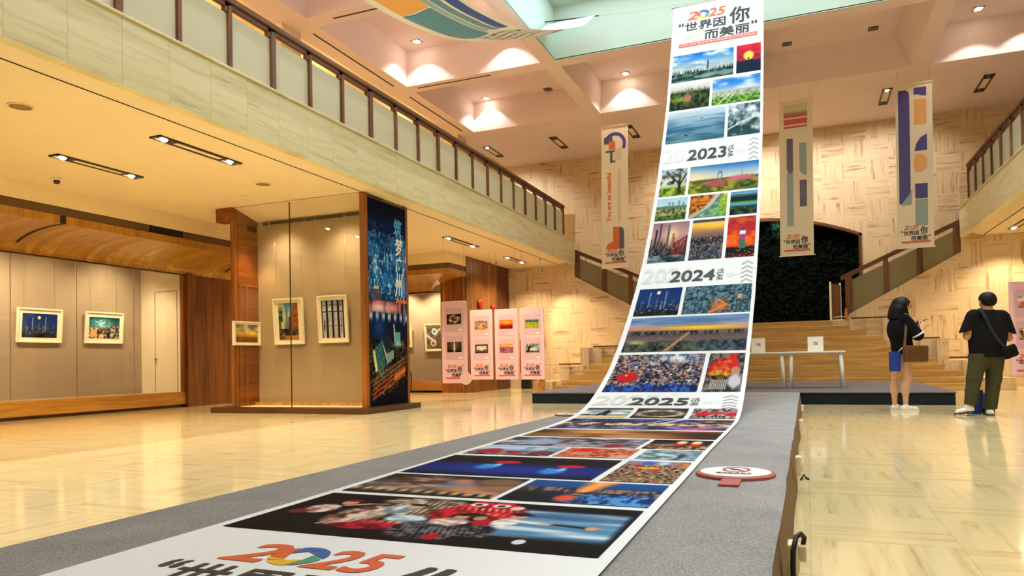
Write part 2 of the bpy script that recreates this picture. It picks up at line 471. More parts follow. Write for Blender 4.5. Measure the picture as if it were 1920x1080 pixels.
# piers of the upper gallery
for y in (12.1, 20.1):
    b = MB(); b.bbox(-10.35, -9.62, y-.3, y+.3, ZS, ZC, .01); structure(b.build('trim_5' if y < 15 else 'trim_6', M['wall_y']))

def railing(side):
    s = -1 if side == 'left' else 1
    X = (XF if side == 'left' else XR)+s*0.07
    lab = 'walnut railing with frosted glass panes on the left gallery, running beside the long hall' if s < 0 else 'walnut railing with frosted glass panes on the right gallery, mostly outside the photo'
    t = thing('gallery_railing', lab, 'railing', (X, 11.3, ZS), 0, 'railings of the two galleries')
    y1 = YP-.95-11.3
    ys = [y1-.79*k for k in range(26)]
    b = MB(); b.bbox(-.06, .06, ys[-1]-.1, y1+.05, .855, .93, .012); b.build('handrail', M['wood_railh'], t)
    b = MB(); b.box(-.03, .03, ys[-1]-.1, y1+.05, .80, .855); b.build('rail_underside', M['wood_railh'], t)
    for k, y in enumerate(ys):
        w = .045 if k % 3 == 1 else .028
        b = MB(); b.bbox(-.045, .045, y-w, y+w, .0, .82, .004); b.box(-.03, .03, y-w-.05, y+w-.01, .735, .855); b.build('post', M['wood_rail'], t)
        if k < len(ys)-1:
            b = MB(); b.box(-.008, .008, y-.79+.03, y-.035, .02, .725); b.build('glass_pane', M['frosted'], t)
railing('left'); railing('right')

def stair_rail(side):
    s = 1 if side == 'right' else -1
    fx = (lambda x: x) if s == 1 else (lambda x: -2.77-x)
    lab = 'sloping walnut stair railing with frosted panes right of the green niche' if s == 1 else 'sloping walnut stair railing with frosted panes below the left hanging banner'
    t = thing('stair_railing', lab, 'railing', (fx(2.3), YP+.07, 2.6), 0, 'stair railings beside the niche')
    def L(x, z): return (fx(x)-fx(2.3), z-2.6)
    def top(x): return 3.02+(x-1.1)*(4.22-3.02)/(3.72-1.1)
    def bot(x): return 1.95+(x-1.12)*(3.42-1.95)/(3.74-1.12)
    def bar(pts, w): b = MB(); b.extrude([L(*p) for p in pts], 'y', -w, w); return b
    bar([(.93, top(.93)-.09), (3.72, top(3.72)-.09), (3.72, top(3.72)+.03), (.93, top(.93)+.03)], .05).build('handrail', M['wood_railx'], t)
    for x, w in ((1.12, .085), (2.02, .06), (2.82, .06), (3.66, .075)):
        bar([(x-w, bot(x-w)-.05 if x > 1.2 else 1.80), (x+w, bot(x+w)), (x+w, top(x+w)-.08), (x-w, top(x-w)-.08)], .045).build('post', M['wood_rail'], t)
    for xa, xb in ((1.21, 1.95), (2.08, 2.76), (2.88, 3.585)):
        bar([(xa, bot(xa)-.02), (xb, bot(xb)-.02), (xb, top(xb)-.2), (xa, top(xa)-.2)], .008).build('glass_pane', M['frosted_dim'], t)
stair_rail('right'); stair_rail('left')

# wide flight of wooden steps with stone plinths stepping up beside it
Y0S, RUN, RISE = 19.1, 0.2, 0.149
ENDS = [3.74, 3.55, 3.38, 3.02, 2.92, 2.6, 2.25, 1.9, 1.85, 1.48, 1.1, 0.7]
t = thing('staircase', 'wide flight of pale wooden steps rising behind the stage to the green niche', 'stairs', (-1.385, 20, 0))
for k in range(12):
    e = ENDS[k]+1.385
    b = MB(); y = Y0S+RUN*k-20
    b.bbox(-e, e, y, (YP-20-.003 if k < 11 else YP-20+.17), RISE*k, RISE*(k+1), .008)
    b.build('step', M['wood_step'], t)
b = MB(); b.box(AX0+1.385, AX1+1.385, YP-20+.17, YB-20-.002, RISE*11.6, RISE*12-.004); b.build('landing', M['wood_step'], t)
def plinths(side):
    s = 1 if side == 'right' else -1
    fx = (lambda x: x) if s == 1 else (lambda x: -2.77-x)
    b = MB()
    BL = ((9, 12, 1.78, 2.16), (5, 8, 1.20, 3.16), (3, 4, .68, 3.66), (1, 2, .27, 4.32))
    for k in range(12):
        for k0, k1, ztop, xo in BL:
            if k0 <= k+1 <= k1 and ENDS[k] < xo:
                xa, xb = sorted((fx(ENDS[k]+.002), fx(xo)))
                ya, yb = Y0S+RUN*k, (Y0S+RUN*(k+1) if k < 11 else YP-.001)
                b.box(xa, xb, ya, yb, 0, ztop)
    for k1, ztop, x0, xo in ((8, 1.20, 2.16, 3.16), (4, .68, 3.16, 3.66), (2, .27, 3.66, 4.32)):
        xa, xb = sorted((fx(x0+.002), fx(xo))); b.box(xa, xb, Y0S+RUN*k1, YP-.001, 0, ztop)
    structure(b.build('trim_7' if s == 1 else 'trim_8', M['wall_x']))
    b = MB()                             # shadow gaps where the plinths meet the wall
    for xa, xb, z in ((1.15, 2.2, 1.81), (2.25, 3.2, 1.235), (3.2, 4.3, .72)):
        x0, x1 = sorted((fx(xa), fx(xb))); b.box(x0, x1, YP-.012, YP+.01, z, z+.035)
    structure(b.build('trim_9' if s == 1 else 'trim_10', M['wood_dark']))
plinths('right'); plinths('left')

# stage platform and runway
b = MB(); b.bbox(-5.1, 2.26, 13.62, Y0S-.004, .195, .217, .006); ST = b.build('stage_platform', M['carpet_stage_shaded'])
tag(ST, 'low grey carpeted stage with black skirt in front of the wooden steps', 'stage')
b = MB(); b.box(-5.08, 2.24, 13.64, Y0S-.02, 0, .196); b.build('skirt', M['skirt'], ST)
b = MB()
N = 60; rnd = random.Random(4)
ys = np.linspace(-3.0, 13.61, N); wob = [rnd.uniform(-.0025, .0025) for _ in ys]
vs, fs = [], []
for k, y in enumerate(ys):
    vs += [(-2.66+wob[k]*1.5, y, .217), (-.125+wob[k], y, .217), (-.105+wob[k]*2, y, .205), (-2.69+wob[k]*2, y, .19)]
for k in range(N-1):
    a, c = 4*k, 4*k+4
    fs += [(a, a+1, c+1, c), (a+1, a+2, c+2, c+1), (a+3, a, c, c+3)]
b.add(vs, fs, 0, True)
RW = b.build('runway_platform', M['carpet'], fix=False)
tag(RW, 'grey carpeted runway reaching from the stage to the camera under the long banner', 'platform')
b = MB(); vs, fs = [], []
for k, y in enumerate(ys):
    w2 = .006*math.sin(y*1.7)+.004*math.sin(y*4.1)
    vs += [(-.105+wob[k]*2, y, .206), (-.092+w2*.4, y, .10), (-.075+w2, y, .001), (-2.69+wob[k]*2, y, .191), (-2.69, y, .001)]
for k in range(N-1):
    a, c = 5*k, 5*k+5
    fs += [(a, a+1, c+1, c), (a+1, a+2, c+2, c+1), (a+4, a+3, c+3, c+4)]
b.add(vs, fs, 0, True); b.build('carpet_side', M['carpet_edge'], RW, fix=False)

# planted wall in the niche
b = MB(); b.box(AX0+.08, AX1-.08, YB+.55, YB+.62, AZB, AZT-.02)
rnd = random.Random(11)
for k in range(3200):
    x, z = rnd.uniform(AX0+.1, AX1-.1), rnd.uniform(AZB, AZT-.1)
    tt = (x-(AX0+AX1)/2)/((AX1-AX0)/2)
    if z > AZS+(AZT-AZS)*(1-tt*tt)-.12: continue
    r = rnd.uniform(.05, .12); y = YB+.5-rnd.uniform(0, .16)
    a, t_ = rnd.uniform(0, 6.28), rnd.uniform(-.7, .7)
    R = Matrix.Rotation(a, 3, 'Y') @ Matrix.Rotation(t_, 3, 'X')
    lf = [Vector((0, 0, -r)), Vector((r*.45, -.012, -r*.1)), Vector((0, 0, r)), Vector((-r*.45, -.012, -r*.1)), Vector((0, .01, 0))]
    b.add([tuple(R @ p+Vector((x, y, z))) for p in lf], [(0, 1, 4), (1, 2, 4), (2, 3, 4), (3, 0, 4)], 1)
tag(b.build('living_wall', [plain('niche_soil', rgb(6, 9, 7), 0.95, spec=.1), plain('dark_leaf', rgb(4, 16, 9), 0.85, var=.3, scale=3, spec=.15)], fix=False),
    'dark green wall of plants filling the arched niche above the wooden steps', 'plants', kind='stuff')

# ================================================================ PRINTED MATTER
_tx = {}
def glyphs(s, bold=0.0, shear=0.0):
    """outline of a line of writing as flat triangles, cap height about 0.7"""
    key = (s, bold, shear)
    if key not in _tx:
        c = bpy.data.curves.new('writing', 'FONT'); c.body = s; c.offset = bold; c.shear = shear; c.resolution_u = 3
        o = bpy.data.objects.new('writing', c); COL.objects.link(o)
        bpy.context.view_layer.update()
        e = o.evaluated_get(bpy.context.evaluated_depsgraph_get()); me = e.to_mesh()
        v = np.array([p.co[:2] for p in me.vertices]) if len(me.vertices) else np.zeros((0, 2))
        f = [list(p.vertices) for p in me.polygons]
        e.to_mesh_clear(); bpy.data.objects.remove(o); bpy.data.curves.remove(c)
        _tx[key] = (v, f)
    return _tx[key]

class Sheet:
    """Flat printed shapes in sheet coordinates (u right, v up), later laid on a surface."""
    def __init__(s, lift=0.002): s.v, s.f, s.m, s.l, s.lift = [], [], [], [], lift
    def _add(s, pts, fs, mi):
        b = len(s.v); L = len(s.l) and 0
        s.v.extend((float(p[0]), float(p[1])) for p in pts)
        for f in fs: s.f.append([b+i for i in f]); s.m.append(mi)
        s.l.extend([s.layer]*len(pts))
    layer = 1
    def poly(s, pts, mi): s._add(pts, [list(range(len(pts)))], mi); return s
    def rect(s, u0, u1, v0, v1, mi, nx=1, ny=1):
        us, vs = np.linspace(u0, u1, nx+1), np.linspace(v0, v1, ny+1)
        pts = [(u, v) for v in vs for u in us]; w = nx+1
        s._add(pts, [(j*w+i, j*w+i+1, (j+1)*w+i+1, (j+1)*w+i) for j in range(ny) for i in range(nx)], mi); return s
    def ell(s, cu, cv, ru, rv, mi, a0=0, a1=360, n=28, hole=0.0):
        A = np.radians(np.linspace(a0, a1, n+1))
        o = [(cu+ru*math.cos(a), cv+rv*math.sin(a)) for a in A]
        if hole > 0:
            i = [(cu+hole*ru*math.cos(a), cv+hole*rv*math.sin(a)) for a in A]
            s._add(o+i, [(k, k+1, n+2+k, n+1+k) for k in range(n)], mi)
        else:
            s._add([(cu, cv)]+o, [(0, k+1, k+2) for k in range(n)], mi)
        return s
    def text(s, txt, u0, u1, v0, v1, mi, bold=0.0, shear=0.0, rot=0):
        """writing fitted into the box u0..u1, v0..v1; rot 90 reads upwards, -90 downwards"""
        v, f = glyphs(txt, 0.0, shear)
        if not len(v): return s
        lo, hi = v.min(0), v.max(0)
        shifts = [(0, 0)] if bold <= .012 else [(bold*.7*a, bold*.7*c) for a in (-1, 0, 1) for c in (-1, 0, 1)]
        base_layer = s.layer
        for dx, dy in shifts:                       # heavier weight: the same outline laid again beside itself
            q = (v+[dx, dy]-lo)/np.maximum(hi-lo, 1e-6)
            if rot == 90: q = np.stack([1-q[:, 1], q[:, 0]], 1)
            if rot == -90: q = np.stack([q[:, 1], 1-q[:, 0]], 1)
            s._add(np.stack([u0+q[:, 0]*(u1-u0), v0+q[:, 1]*(v1-v0)], 1), f, mi)
            if len(shifts) > 1: s.layer += .04
        s.layer = base_layer
        return s
    def build(s, name, mats, to3d, parent=None):
        """to3d(u, v, h): point on the surface, h above it"""
        me = bpy.data.meshes.new(name)
        me.from_pydata([to3d(u, v, s.lift*l) for (u, v), l in zip(s.v, s.l)], [], s.f)
        me.polygons.foreach_set('material_index', s.m); me.update()
        return link(name, me, parent, mats)

INK = {k: ink('ink_'+k, *c) for k, c in dict(black=(22, 24, 28), orange=(226, 92, 40), blue=(28, 92, 178), teal=(64, 150, 132), yellow=(240, 186, 26), grey=(190, 192, 194), pale=(222, 226, 228), red=(214, 92, 72), white=(244, 244, 242), olive=(178, 158, 110)).items()}
LOGO_INK = [INK[k] for k in ('black', 'orange', 'blue', 'teal', 'yellow', 'red', 'white', 'olive')]
def aperture(S, cu, cv, ru, rv):
    """the zero of the year drawn as a four-coloured camera shutter with a five-sided hole"""
    def pt(a, r): return (cu+ru*r*math.cos(math.radians(a)), cv+rv*r*math.sin(math.radians(a)))
    for a0, a1, mi in ((62, 122, 2), (-4, 58, 2), (-72, -8, 3), (-140, -76, 4), (-212, -144, 4), (126, 198, 1)):
        if a0 == -212: a0, a1 = -160, -144
        arc = [pt(a, 1) for a in np.linspace(a0, a1, 9)]
        h0, h1 = pt(a0+38, .50), pt(a1+38, .50)
        S.poly(arc+[h1, h0], mi)
def logo(S, u, v, w, small=False, dark=0, bar=True):
    """exhibition title: u, v its left top, w its width; proportions of the original lettering"""
    k = w/1.48
    def X(x): return u+(x-.155)*k
    def Y(y): return v-(y-.23)*k
    def T(t, x0, x1, y0, y1, mi, **a): S.text(t, X(x0), X(x1), Y(y1), Y(y0), mi, **a)
    T('2', .29, .49, .23, .47, 1, bold=.028, shear=.18)
    if small: S.ell(X(.60), Y(.35), .105*k, .12*k, 7, 0, 360, 14, .6)
    else: aperture(S, X(.60), Y(.35), .125*k, .125*k)
    T('25', .70, 1.03, .23, .47, 1, bold=.028, shear=.18)
    b = .03
    T('世界因', .255, 1.04, .54, .80, dark, bold=b)
    T('你', 1.12, 1.49, .34, .80, dark, bold=b)
    T('而美丽', .65, 1.49, .85, 1.12, dark, bold=b)
    T('“', .13, .22, .53, .62, dark, bold=.03)
    T('”', 1.53, 1.63, .83, .91, dark, bold=.03)
    if not small:
        for t, x0, y0 in (('YOU MAKE', .34, .83), ('THE WORLD', .29, .91), ('A BEAUTIFUL', .22, .99), ('PLACE', .42, 1.07)):
            T(t, x0, .62, y0, y0+.06, 7)
    if bar:
        S.rect(X(.155), X(1.637), Y(1.25), Y(1.145), 5, 6, 1)
        S.layer = 2
        if not small: T('2023-2025 影像故事全球征集活动优秀作品展', 0.19, 1.60, 1.178, 1.222, 6)
        S.layer = 1

# ---------------------------------------------------------------- painted pictures
class Pic:
    """A picture painted by rule on a grid: u right, v up, colours as 0..255 sRGB."""
    def __init__(s, w, h, seed=0):
        s.w, s.h = w, h
        s.u, s.v = np.meshgrid(np.linspace(0, 1, w), np.linspace(0, 1, h))
        s.c = np.zeros((h, w, 3)); s.r = np.random.RandomState(seed)
    def grad(s, stops):
        p = [a for a, _ in stops]; c = np.array([b for _, b in stops], float)
        s.c = np.stack([np.interp(s.v, p, c[:, k]) for k in range(3)], -1); return s
    def noise(s, fx, fy, octv=3):
        out = np.zeros_like(s.u); amp = 1.0; tot = 0
        for o in range(octv):
            nx, ny = max(2, int(fx*2**o)+2), max(2, int(fy*2**o)+2)
            g = s.r.rand(ny+1, nx+1)
            x, y = s.u*(nx-1), s.v*(ny-1)
            i, j = np.minimum(x.astype(int), nx-1), np.minimum(y.astype(int), ny-1)
            a, b = x-i, y-j; a, b = a*a*(3-2*a), b*b*(3-2*b)
            out += amp*((g[j, i]*(1-a)+g[j, i+1]*a)*(1-b)+(g[j+1, i]*(1-a)+g[j+1, i+1]*a)*b); tot += amp; amp *= .55
        return out/tot
    def lay(s, m, col):
        m = np.clip(m, 0, 1)[..., None]; s.c = s.c*(1-m)+np.array(col, float)*m; return s
    def ell(s, cx, cy, rx, ry, col, soft=.15, a=1.0):
        d = np.sqrt(((s.u-cx)/rx)**2+((s.v-cy)/ry)**2)
        return s.lay(a*np.clip((1-d)/soft+.5, 0, 1), col)
    def glow(s, cx, cy, rx, ry, col, a=1.0):
        return s.lay(a*np.exp(-(((s.u-cx)/rx)**2+((s.v-cy)/ry)**2)), col)
    def rect(s, x0, x1, y0, y1, col, a=1.0):
        return s.lay(a*((s.u >= x0) & (s.u <= x1) & (s.v >= y0) & (s.v <= y1)), col)
    def line(s, x0, y0, x1, y1, w, col, a=1.0):
        dx, dy = x1-x0, y1-y0; t = np.clip(((s.u-x0)*dx+(s.v-y0)*dy)/(dx*dx+dy*dy), 0, 1)
        d = np.hypot(s.u-x0-t*dx, (s.v-y0-t*dy)); return s.lay(a*np.clip(1.5-d/w, 0, 1), col)
    def tex(s, m, fx, fy, c0, c1, lo=.35, hi=.65, octv=3):
        q = np.clip((s.noise(fx, fy, octv)-lo)/(hi-lo), 0, 1)[..., None]
        col = np.array(c0, float)*(1-q)+np.array(c1, float)*q
        m = np.clip(m, 0, 1)[..., None]; s.c = s.c*(1-m)+col*m; return s
    def below(s, y, rough=0.0, fx=6): return np.clip((y+rough*(s.noise(fx, 1, 3)-.5)-s.v)*s.h*.7+.5, 0, 1)
    def above(s, y, rough=0.0, fx=6): return 1-s.below(y, rough, fx)
    def skyline(s, y, hmin, hmax, n, col, var=20, x0=0, x1=1):
        for k in range(n):
            x = x0+(x1-x0)*s.r.rand(); w = (.25+.75*s.r.rand())*1.0*(x1-x0)/n; h = hmin+(hmax-hmin)*s.r.rand()**2
            s.rect(x-w/2, x+w/2, y-.03, y+h, np.clip(np.array(col)+s.r.uniform(-var, var), 0, 255))
        return s
    def lights(s, m, col, p=.05, a=1.0):
        return s.lay(a*m*(s.r.rand(s.h, s.w) < p*.4), col)

def paint(kind, w, h, seed=0):
    P = Pic(w, h, seed)
    R = P.r
    if kind == 'city_day':
        P.grad([(0, (36, 66, 58)), (.3, (70, 98, 92)), (.42, (170, 184, 190)), (.6, (150, 180, 205)), (.85, (40, 128, 214)), (1, (14, 98, 206))])
        P.tex(P.above(.45)*.9*np.clip(P.noise(4, 6)*2.6-.9, 0, 1), 8, 10, (120, 156, 186), (236, 242, 246)); P.tex(P.below(.36), 14, 8, (24, 46, 40), (84, 118, 104))
        P.skyline(.34, .05, .22, 60, (176, 184, 190), 40); P.rect(.57, .61, .33, .66, (60, 92, 120)); P.tex(P.below(.2)*.7, 3, 8, (30, 60, 58), (136, 168, 176), .45, .6)
    elif kind == 'red_sun':
        P.grad([(0, (22, 34, 54)), (.3, (36, 40, 62)), (.42, (120, 34, 66)), (.7, (196, 34, 64)), (1, (222, 34, 60))]); P.tex(P.above(.4)*.4, 3, 14, (150, 26, 60), (238, 62, 72))
        P.ell(.5, .58, .21, .16, (250, 196, 60)); P.glow(.5, .6, .12, .1, (255, 230, 110), .8); P.rect(.485, .515, .35, .52, (60, 20, 34)); P.lay(P.below(.4, .08)*.85, (24, 40, 62))
    elif kind == 'park_pagoda':
        P.grad([(0, (24, 34, 26)), (.5, (52, 66, 44)), (.72, (120, 124, 116)), (.8, (206, 204, 196)), (1, (226, 226, 222))]); P.skyline(.72, .02, .14, 40, (110, 112, 112), 22)
        P.tex(P.below(.7), 12, 9, (18, 28, 22), (76, 92, 50)); P.glow(.22, .45, .22, .12, (150, 170, 60), .8); P.ell(.45, .46, .09, .14, (176, 112, 92)); P.rect(.43, .46, .5, .72, (150, 96, 80))
    elif kind == 'green_plain':
        P.grad([(0, (58, 112, 50)), (.25, (112, 160, 70)), (.42, (150, 164, 150)), (.55, (176, 190, 214)), (.75, (60, 140, 224)), (1, (40, 110, 210))]); P.tex(P.above(.55)*np.clip(P.noise(3, 4)*2.4-1, 0, 1), 6, 8, (190, 206, 230), (246, 248, 252))
        P.tex(P.below(.3), 20, 14, (40, 92, 36), (132, 182, 74)); P.tex(P.below(.48)*P.above(.28)*.9, 20, 6, (126, 150, 112), (196, 190, 178)); P.line(.12, 0, .42, .45, .012, (230, 236, 200)); P.line(.3, 0, .5, .44, .01, (214, 226, 190))
    elif kind == 'sea':
        P.grad([(0, (52, 110, 116)), (.2, (40, 92, 118)), (.5, (72, 120, 160)), (.75, (158, 184, 206)), (1, (196, 212, 228))]); P.tex(.5*P.below(.8), 2, 16, (44, 88, 124), (150, 184, 206)); P.ell(.35, .2, .03, .02, (20, 40, 60)); P.ell(.6, .72, .04, .012, (70, 96, 120))
    elif kind == 'cloud_bridge':
        P.grad([(0, (44, 76, 88)), (.5, (26, 62, 66)), (1, (60, 90, 104))]); P.tex(np.clip(P.noise(4, 4)*3-1.3, 0, 1), 9, 9, (150, 170, 184), (244, 246, 248)); P.line(0, .22, .45, .42, .02, (206, 212, 206)); P.line(.45, .42, 1, .56, .02, (214, 218, 212)); P.ell(.3, .36, .05, .05, (190, 200, 200))
    elif kind == 'big_tree':
        P.grad([(0, (84, 122, 30)), (.28, (140, 172, 50)), (.4, (196, 206, 190)), (1, (176, 190, 214))]); P.tex(P.below(.3), 8, 8, (60, 96, 24), (168, 190, 62))
        P.tex(np.clip(P.noise(7, 7)*4-1.6, 0, 1)*P.above(.42), 10, 10, (34, 36, 30), (92, 96, 84)); P.line(.78, .1, .72, .5, .05, (44, 34, 26)); P.line(.74, .45, .4, .72, .03, (44, 34, 26)); P.line(.76, .4, .96, .8, .03, (44, 34, 26)); P.glow(.2, .55, .14, .14, (240, 240, 236), .7)
    elif kind == 'flower_park':
        P.grad([(0, (86, 96, 30)), (.3, (128, 124, 44)), (.45, (96, 106, 70)), (.5, (226, 214, 196)), (.7, (150, 186, 216)), (1, (34, 110, 190))]); P.glow(.02, .55, .35, .35, (252, 222, 170), .8); P.skyline(.46, .03, .14, 26, (196, 176, 160), 20, 0, .4); P.skyline(.5, .02, .06, 20, (150, 160, 166), 20, .6, 1)
        P.lay(P.below(.48, .05)*P.above(.4)*.8, (70, 78, 60)); P.tex(P.below(.42), 12, 8, (70, 90, 26), (170, 160, 52)); P.ell(.4, .3, .16, .12, (176, 84, 92), .8); P.ell(.75, .42, .2, .1, (206, 110, 116), .7); P.tex(np.exp(-((P.u-.85)/.16)**2-((P.v-.16)/.16)**2), 30, 20, (30, 60, 34), (96, 130, 70)); P.ell(.45, .6, .035, .16, (96, 110, 122), .3, .9); P.ell(.45, .57, .018, .1, (206, 214, 216)); P.rect(.765, .775, .5, .8, (120, 124, 130))
    elif kind == 'park_skyline':
        P.grad([(0, (44, 76, 30)), (.3, (110, 124, 62)), (.5, (160, 160, 122)), (.58, (120, 150, 130)), (.62, (196, 216, 226)), (1, (170, 206, 232))]); P.tex(P.below(.55), 16, 10, (46, 70, 34), (176, 168, 118)); P.tex(P.below(.2), 14, 10, (30, 62, 24), (110, 140, 44)); P.lay(P.below(.64, .05)*P.above(.52), (86, 122, 96))
        for x, h_ in ((.42, .2), (.53, .2), (.74, .25), (.88, .16)): P.rect(x-.035, x+.035, .62, .62+h_, (122, 152, 176))
    elif kind == 'autumn_canal':
        P.grad([(0, (96, 150, 130)), (1, (120, 170, 140))]); P.tex(P.u*0+1, 5, 6, (72, 130, 112), (150, 186, 150)); m = np.clip((P.v-(1.1*P.u-.02))*14+.5, 0, 1); P.tex(m, 12, 12, (110, 58, 22), (228, 136, 40)); P.tex(np.clip((P.u-.82+.1*P.noise(3, 6))*10, 0, 1)*P.above(.25), 12, 12, (120, 160, 40), (206, 220, 90)); P.tex(P.below(.28)*np.clip((P.u-.6)*6, 0, 1), 14, 10, (70, 130, 62), (140, 190, 96))
        P.line(.0, -.02, .5, .42, .07, (176, 178, 178)); P.line(.5, .42, .76, 1.02, .07, (186, 188, 188)); P.line(.1, -.04, .6, .44, .012, (60, 66, 62)); P.line(.6, .44, .86, 1, .012, (60, 66, 62))
    elif kind == 'lake':
        P.grad([(0, (34, 44, 38)), (.3, (26, 50, 34)), (.38, (60, 140, 190)), (.45, (96, 176, 214)), (.48, (120, 160, 60)), (.56, (60, 96, 50)), (.62, (22, 46, 44)), (.78, (70, 110, 140)), (.88, (130, 176, 206)), (1, (60, 130, 196))]); P.lay(P.below(.88, .16, 4)*P.above(.7)*.8, (52, 84, 104)); P.lay(P.below(.76, .1, 20)*P.above(.55), (18, 40, 34)); P.tex(P.below(.34), 8, 10, (16, 30, 24), (64, 88, 54))
    elif kind == 'pink_towers':
        P.grad([(0, (30, 44, 62)), (.28, (50, 48, 58)), (.42, (150, 108, 110)), (.7, (196, 150, 152)), (1, (150, 116, 130))]); P.glow(.56, .66, .16, .22, (255, 214, 160), .9); P.skyline(.34, .06, .3, 40, (70, 58, 66), 26)
        P.rect(.1, .16, .3, .84, (44, 44, 58)); P.rect(.2, .25, .3, .98, (98, 78, 80)); P.ell(.225, .86, .035, .05, (98, 78, 80)); P.rect(.42, .49, .3, .95, (96, 90, 100)); P.rect(.58, .63, .3, .72, (176, 110, 70))
        P.tex(P.below(.34), 18, 6, (14, 24, 36), (96, 90, 92)); P.tex(P.below(.18), 4, 10, (30, 44, 60), (120, 140, 156)); P.line(.62, .4, .98, .62, .02, (150, 26, 32)); P.line(.62, .2, .98, .26, .03, (126, 30, 30)); [P.line(x, .22, x+.08, .52, .014, (150, 28, 34)) for x in (.66, .74, .82, .9)]; P.lights(P.below(.34), (250, 200, 130), .04)
    elif kind == 'gold_city':
        P.grad([(0, (30, 34, 50)), (.35, (84, 72, 78)), (.6, (128, 98, 96)), (.78, (200, 150, 84)), (.86, (250, 196, 70)), (.92, (240, 200, 120)), (.94, (84, 76, 80)), (1, (66, 66, 78))]); P.glow(.7, .82, .5, .06, (255, 204, 60), .8); P.tex(P.below(.55), 22, 14, (24, 28, 42), (116, 106, 110)); P.skyline(.05, .1, .45, 36, (52, 58, 80), 28); P.lights(P.below(.6), (255, 210, 140), .05); P.rect(.75, .79, 0, .4, (60, 96, 130))
    elif kind == 'red_tower':
        P.grad([(0, (90, 24, 24)), (.18, (30, 24, 34)), (.24, (214, 70, 30)), (.4, (240, 92, 30)), (.7, (206, 44, 48)), (1, (128, 40, 66))]); P.tex(P.above(.3)*.55, 3, 8, (176, 34, 50), (250, 128, 40)); P.lay(P.below(.26, .05, 10)*P.above(.12), (24, 26, 38))
        P.lay(np.clip((.12-.18*(P.v-.24)-abs(P.u-.56))*40+.5, 0, 1)*((P.v > .22) & (P.v < .68)), (60, 120, 90)); P.lay((abs(P.u-.56) < .07)*((P.v > .42) & (P.v < .56)), (150, 70, 170)); P.rect(.46, .66, .56, .64, (226, 236, 240)); P.rect(.49, .63, .64, .7, (70, 84, 96)); P.rect(.555, .57, .68, .78, (60, 60, 70)); P.lights(P.below(.2), (255, 190, 90), .1)
    elif kind == 'night_moon':
        P.grad([(0, (16, 22, 34)), (.25, (30, 46, 80)), (.45, (24, 58, 120)), (1, (14, 46, 110))]); P.skyline(.22, .1, .4, 44, (34, 50, 84), 18); P.rect(.275, .3, .3, .78, (120, 156, 196)); P.rect(.285, .295, .7, .84, (150, 180, 214)); P.rect(.455, .485, .25, .62, (70, 90, 130)); P.rect(.1, .14, .2, .5, (60, 80, 120)); P.rect(.57, .6, .2, .5, (90, 96, 130)); P.line(.66, .3, .66, .86, .012, (120, 150, 190)); P.ell(.47, .83, .045, .065, (250, 232, 176)); P.tex(P.below(.14), 16, 5, (10, 16, 22), (40, 48, 40)); P.lights(P.below(.5)*P.above(.1), (236, 206, 150), .06)
    elif kind == 'teal_city':
        P.grad([(0, (34, 60, 78)), (1, (48, 96, 120))]); P.tex(P.u*0+1, 30, 18, (20, 44, 62), (110, 152, 168), .3, .7, 4); P.skyline(.1, .05, .6, 50, (52, 92, 112), 36); P.glow(.55, .25, .12, .2, (240, 120, 50), .85); P.line(.42, .04, .64, .3, .03, (236, 128, 60)); P.line(.64, .3, .52, .5, .02, (236, 128, 60)); P.rect(.8, .87, .5, .66, (222, 160, 90)); P.lights(P.u*0+1, (250, 206, 150), .03)
    elif kind == 'sunset_river':
        P.grad([(0, (22, 40, 40)), (.2, (40, 50, 52)), (.36, (110, 92, 92)), (.46, (96, 80, 84)), (.55, (40, 44, 60)), (.6, (110, 92, 92)), (.66, (206, 140, 90)), (.74, (170, 140, 150)), (.86, (90, 136, 190)), (1, (56, 116, 190))]); P.glow(.62, .70, .3, .09, (255, 206, 50), 1.0); P.tex(P.above(.72)*.5, 2, 10, (64, 110, 176), (190, 176, 196)); P.tex(P.below(.6)*P.above(.5), 40, 4, (22, 30, 44), (110, 96, 92)); P.tex(P.below(.3), 24, 8, (14, 30, 30), (86, 90, 80)); P.tex(P.below(.3)*np.clip((P.u-.5)*4, 0, 1)*.6, 30, 8, (20, 40, 60), (120, 140, 160)); P.line(.36, .0, .52, .54, .018, (176, 128, 104)); P.glow(.1, .28, .08, .06, (230, 240, 150), .7); P.lights(P.below(.58), (250, 214, 150), .02)
    elif kind == 'crowd':
        P.grad([(0, (28, 66, 150)), (.2, (90, 96, 130)), (1, (120, 108, 120))]); P.tex(P.u*0+1, 44, 30, (18, 22, 40), (196, 156, 138), .36, .68, 3); P.tex(np.clip(P.noise(26, 20, 2)*7-4.2, 0, 1), 30, 20, (30, 70, 160), (220, 226, 236)); P.tex(P.below(.2, .14), 30, 12, (12, 30, 90), (50, 104, 204)); P.tex(np.clip(P.noise(30, 8, 2)*7-4.4, 0, 1), 30, 20, (20, 24, 40), (60, 60, 80)); P.ell(.2, .42, .12, .15, (196, 24, 34), .3); P.ell(.18, .47, .014, .025, (250, 206, 60)); P.tex(np.exp(-((P.u-.7)/.3)**2-((P.v-.92)/.1)**2), 24, 10, (70, 100, 150), (244, 244, 246))
    elif kind == 'red_lion':
